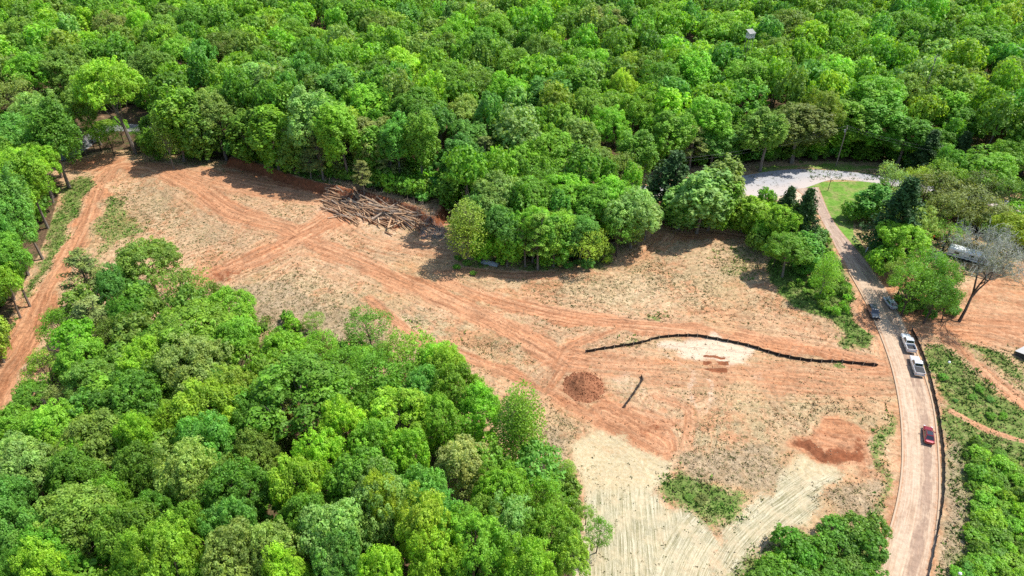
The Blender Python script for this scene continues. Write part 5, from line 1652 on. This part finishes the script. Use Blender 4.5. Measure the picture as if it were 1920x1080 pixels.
# caravan among the trees at right
WHITEM = simple('caravan_panel', (.66, .68, .70), .35, .1, grain=.1, scale=1.2)
p0, p1 = at(1776, 480), at(1846, 499)
d = p1 - p0
e = empty('caravan', (*((p0 + p1) / 2)[:2], gh(*((p0 + p1) / 2)[:2])), math.atan2(d[1], d[0]))
tag(e, 'pale grey caravan parked among trees behind the leafless tree', 'caravan')
L = 9.5
secs = []
for x in (-L / 2, -L / 2 + .25, L / 2 - .25, L / 2):
    k = .93 if abs(x) == L / 2 else 1
    secs.append([(x, -1.25 * k, .55), (x, -1.3 * k, 2.5 * k), (x, -1.1 * k, 2.85 * k), (x, 0, 3.0 * k), (x, 1.1 * k, 2.85 * k), (x, 1.3 * k, 2.5 * k), (x, 1.25 * k, .55)])
loft(secs, WHITEM, 'body', e)
for x in (-3.2, .2, 2.6):
    boxp('window', (x, -1.33, 1.5), (x + 1.1, -1.28, 2.15), GLASS, e)
boxp('door', (-1.6, -1.335, .65), (-.85, -1.275, 2.35), simple('caravan_door', (.5, .52, .54), .5), e)
boxp('stripe', (-4.4, -1.325, 1.05), (4.4, -1.27, 1.25), simple('caravan_stripe', (.12, .13, .16), .5), e)
boxp('roof_vent', (-2, -.3, 2.98), (-1.3, .3, 3.15), WHITEM, e)
boxp('roof_vent', (1.5, -.3, 2.98), (2.2, .3, 3.15), WHITEM, e)
boxp('drawbar', (L / 2, -.08, .5), (L / 2 + 1.2, .08, .6), DARKP, e)
for x in (-.55, .55):
    for s in (-1, 1):
        o = ob('wheel', WHEEL[.37][0], e); o.location = (x, s * 1.15, .37); o.rotation_euler = (0, 0, math.pi / 2)
# red garden tractor
p = on_ground(1751, 447)
e = empty('lawn_tractor', p, .6)
tag(e, 'small red lawn tractor parked beside the trees left of the caravan', 'lawn tractor')
RED = simple('tractor_red', (.50, .02, .02), .35, coat=.4)
loft([ringsec(.32, .45, .85, 1.3), ringsec(.36, .4, 1.0, 1.1), ringsec(.38, .4, 1.05, .2)], RED, 'bonnet', e)
loft([ringsec(.5, .45, .70, .2), ringsec(.55, .45, .72, -.5), ringsec(.5, .45, .70, -.9)], RED, 'fender', e)
boxp('seat', (-.25, -.6, .74), (.25, -.15, .84), DARKP, e); boxp('seat', (-.25, -.68, .80), (.25, -.58, 1.2), DARKP, e)
b = Buf(); b.tube([(0, .25, 1.0), (0, .05, 1.25)], [.03, .03], 6); b.tube([(math.cos(a) * .18, .05 + math.sin(a) * .12, 1.25 + math.sin(a) * .1) for a in np.linspace(0, 6.283, 13)], .02, 5, False)
ob('steering_wheel', b.mesh('steering_wheel', [DARKP]), e)
boxp('mower_deck', (-.7, -.25, .12), (.7, .55, .32), RED, e)
for y, r_, w_ in ((.95, .22, .45), (-.6, .34, .52)):
    for s in (-1, 1):
        b = Buf(); b.tube([(-.1, 0, 0), (.1, 0, 0)], [r_, r_], 14); o = ob('wheel', b.mesh('wheel', [TYRE]), e); o.location = (s * w_, y, r_)

# ------------------------------------------------------------------ POSTS, LAMPS, WIRES
POLE = bark_mat('pole_wood', (.16, .13, .10), (.30, .26, .21))
IRON = simple('dark_iron', (.02, .02, .022), .5)
GLOBE = simple('white_globe', (.8, .8, .78), .25, spec=.5, grain=.03)
def globe_lamp(u, v, H, label):
    p = on_ground(u, v)
    e = empty('lamp_post', p)
    tag(e, label, 'lamp post', 'globe lamp posts')
    b = Buf(); b.tube([(0, 0, -.1), (0, 0, .08), (0, 0, .1), (0, 0, H - .3)], [.12, .12, .055, .045], 10)
    ob('post', b.mesh('post', [IRON]), e)
    bm = bmesh.new(); bmesh.ops.create_uvsphere(bm, u_segments=16, v_segments=10, radius=.27)
    me = bpy.data.meshes.new('globe'); bm.to_mesh(me); bm.free(); me.materials.append(GLOBE)
    for f in me.polygons: f.use_smooth = True
    o = ob('globe', me, e); o.location = (0, 0, H - .08)
    b = Buf(); b.tube([(0, 0, H - .36), (0, 0, H - .30)], [.10, .14], 10)
    ob('collar', b.mesh('collar', [IRON]), e)
globe_lamp(1772, 696, 2.6, 'lamp post with a white globe on the bank beyond the white pickups')
globe_lamp(1790, 1092, 2.4, 'lamp post with a white globe at the bottom edge beside the thicket')
p = on_ground(1552, 358)
e = empty('lawn_post', p)
tag(e, 'slim dark pole with a pale cap standing on the lawn', 'pole')
b = Buf(); b.tube([(0, 0, -.2), (0, 0, 4.4)], [.10, .075], 8); ob('post', b.mesh('post', [IRON]), e)
b = Buf(); b.box((-.25, -.16, 4.4), (.25, .16, 4.62)); ob('cap', b.mesh('cap', [GLOBE]), e)
TOPS = []
def utility_pole(x, y, H, label, arm_ang=0.0):
    z = gh(x, y)
    e = empty('utility_pole', (x, y, z), arm_ang)
    tag(e, label, 'utility pole', 'utility poles')
    b = Buf(); b.tube([(0, 0, -.5), (0, 0, H * .5), (0, 0, H)], [.19, .16, .12], 9); ob('post', b.mesh('post', [POLE]), e)
    boxp('crossarm', (-1.2, -.20, H - .75), (1.2, -.125, H - .62), POLE, e)
    ib = Buf(); ib.tube([(0, 0, 0), (0, 0, .05), (0, 0, .1), (0, 0, .18)], [.03, .06, .05, .03], 8); im = ib.mesh('insulator', [GLOBE])
    out = []
    for k in (-1.05, 0, 1.05):
        o = ob('insulator', im, e); o.location = (k, -.16 if k else 0, H - .62 if k else H)
        c, s = math.cos(arm_ang), math.sin(arm_ang)
        out.append(np.array([x + k * c, y + k * s, z + H - .45 if k else z + H + .15]))
    b = Buf(); b.tube([(.0, .33, H - 2.2), (0, .33, H - 1.3)], [.22, .22], 10); ob('transformer', b.mesh('transformer', [simple('transformer_grey', (.30, .31, .32), .5)]), e)
    return out
pa = on_ground(1567, 312)
lo, hi = 4, 30
for _ in range(30):
    m = (lo + hi) / 2
    if pix(pa[0], pa[1], pa[2] + m)[1] > 236: lo = m
    else: hi = m
HP = lo
A = utility_pole(pa[0], pa[1], HP, 'wooden utility pole at the forest edge behind the paved road', 1.2)
pb_ = at(1205, 360); pc_ = at(1900, 372)
B = utility_pole(pb_[0], pb_[1], HP * .72, 'wooden utility pole hidden by the dark cedar at the road bend', 1.4)
Cc = utility_pole(pc_[0], pc_[1] + 6, HP * .8, 'wooden utility pole among the trees at the right edge', 1.2)
WIRE = simple('wire_metal', (.09, .095, .10), .6)
def wire(a, b_, label, sag=2.2):
    t = np.linspace(0, 1, 25)
    P = a[None] * (1 - t[:, None]) + b_[None] * t[:, None]
    P[:, 2] -= sag * 4 * t * (1 - t)
    b = Buf(); b.tube(P, .010, 4, False)
    tag(ob('power_line', b.mesh('power_line', [WIRE])), label, 'power line', 'power lines')
for k, w_ in ((0, 'front'), (1, 'topmost'), (2, 'back')):
    wire(A[k], B[k], '%s power line strung left from the pole behind the paved road' % w_)
    wire(A[k], Cc[k], '%s power line strung right from the pole behind the paved road' % w_)
# tall pole and lookout box poking out of the far forest
q = at(1757, 104, 30.0)
D_ = utility_pole(q[0], q[1], 30.0, 'pale utility pole top sticking out of the far forest at right', .2)
q = at(1408, 61, 29.5)
e = empty('lookout_tower', (q[0], q[1], gh(q[0], q[1])), .35)
e.scale = (.8, .8, .99)
tag(e, 'white slatted lookout box rising above the far treetops', 'lookout tower')
WH = simple('white_boards', (.40, .39, .37), .8)
for sx_ in (-1.3, 1.3):
    for sy_ in (-1.0, 1.0):
        boxp('leg', (sx_ - .09, sy_ - .09, -.3), (sx_ + .09, sy_ + .09, 28.2), POLE, e)
boxp('floor', (-1.6, -1.3, 28.2), (1.6, 1.3, 28.35), WH, e)
sb = Buf(); sb.box((-1.55, -.03, 0), (1.55, .03, .26)); smesh = sb.mesh('slat', [WH])
sb2 = Buf(); sb2.box((-.03, -1.2, 0), (.03, 1.2, .26)); smesh2 = sb2.mesh('slat', [WH])
for k in range(4):
    for s in (-1, 1):
        o = ob('slat', smesh, e); o.location = (0, s * 1.25, 28.45 + k * .38)
        o = ob('slat', smesh2, e); o.location = (s * 1.5, 0, 28.45 + k * .38)
for k in range(5):
    y_ = -1.5 + k * .66
    pane('roof_board', [(-1.7, y_, 30.0 + k * .2), (1.7, y_, 30.0 + k * .2), (1.7, y_ + .40, 30.12 + k * .2), (-1.7, y_ + .40, 30.12 + k * .2)], WH, e, .03)

# loose things by the lane
p = on_ground(1625, 469)
b = Buf(); b.tube([(-1.5, 0, .13), (1.5, 0, .13)], [.13, .13], 12)
o = ob('drain_pipe', b.mesh('drain_pipe', [simple('white_pipe', (.70, .72, .74), .4)]))
o.location = p; o.rotation_euler = (0, 0, .95)
tag(o, 'white drain pipe lying on the shaded verge under the dark cedar', 'pipe')
p = on_ground(1652, 476)
e = empty('bucket', p)
tag(e, 'small white bucket at the foot of the lime green tree by the lane', 'bucket')
b = Buf(); b.tube([(0, 0, 0), (0, 0, .38)], [.15, .19], 12); ob('pail', b.mesh('pail', [WH]), e)
b = Buf(); b.tube([(math.cos(a) * .19, math.sin(a) * .02, .38 + math.sin(a) * .18) for a in np.linspace(0, math.pi, 9)], .01, 4, False); ob('handle', b.mesh('handle', [IRON]), e)
# small white-roofed shed cut by the right edge
p = on_ground(1925, 668)
e = empty('shed', p, .5)
tag(e, 'low shed with a white metal roof cut by the right edge of the view', 'shed')
boxp('wall', (-1.7, -1.5, 0), (1.7, 1.5, .9), simple('shed_wall', (.06, .05, .045), .8), e)
pane('roof', [(-1.95, -1.8, .95), (1.95, -1.8, .95), (1.95, 0, 1.35), (-1.95, 0, 1.35)], WH, e, .04)
pane('roof', [(1.95, 1.8, .95), (-1.95, 1.8, .95), (-1.95, 0.01, 1.35), (1.95, .01, 1.35)], WH, e, .04)
# grey debris under the lone tree
TARP = simple('grey_tarp', (.30, .31, .33), .7)
p = on_ground(917, 494)
b = Buf()
n = 14
gu, gv = np.meshgrid(np.linspace(-2.6, 2.6, n), np.linspace(-.9, .9, n))
hh = .75 * np.clip(1 - (gv / .9) ** 2, 0, 1) * np.clip(1 - (gu / 2.7) ** 4, 0, 1) + .12 * vnoise(gu * 3, gv * 3)
i0 = np.arange((n - 1) * n).reshape(n - 1, n)[:, :-1].ravel()
b.add(np.stack([gu.ravel(), gv.ravel(), hh.ravel()], 1), np.stack([i0, i0 + 1, i0 + n + 1, i0 + n], 1))
o = ob('tarpaulin', b.mesh('tarpaulin', [TARP])); o.location = p; o.rotation_euler = (0, 0, -.35)
tag(o, 'crumpled grey tarpaulin at the foot of the wooded tongue', 'tarpaulin')

settle_labels()
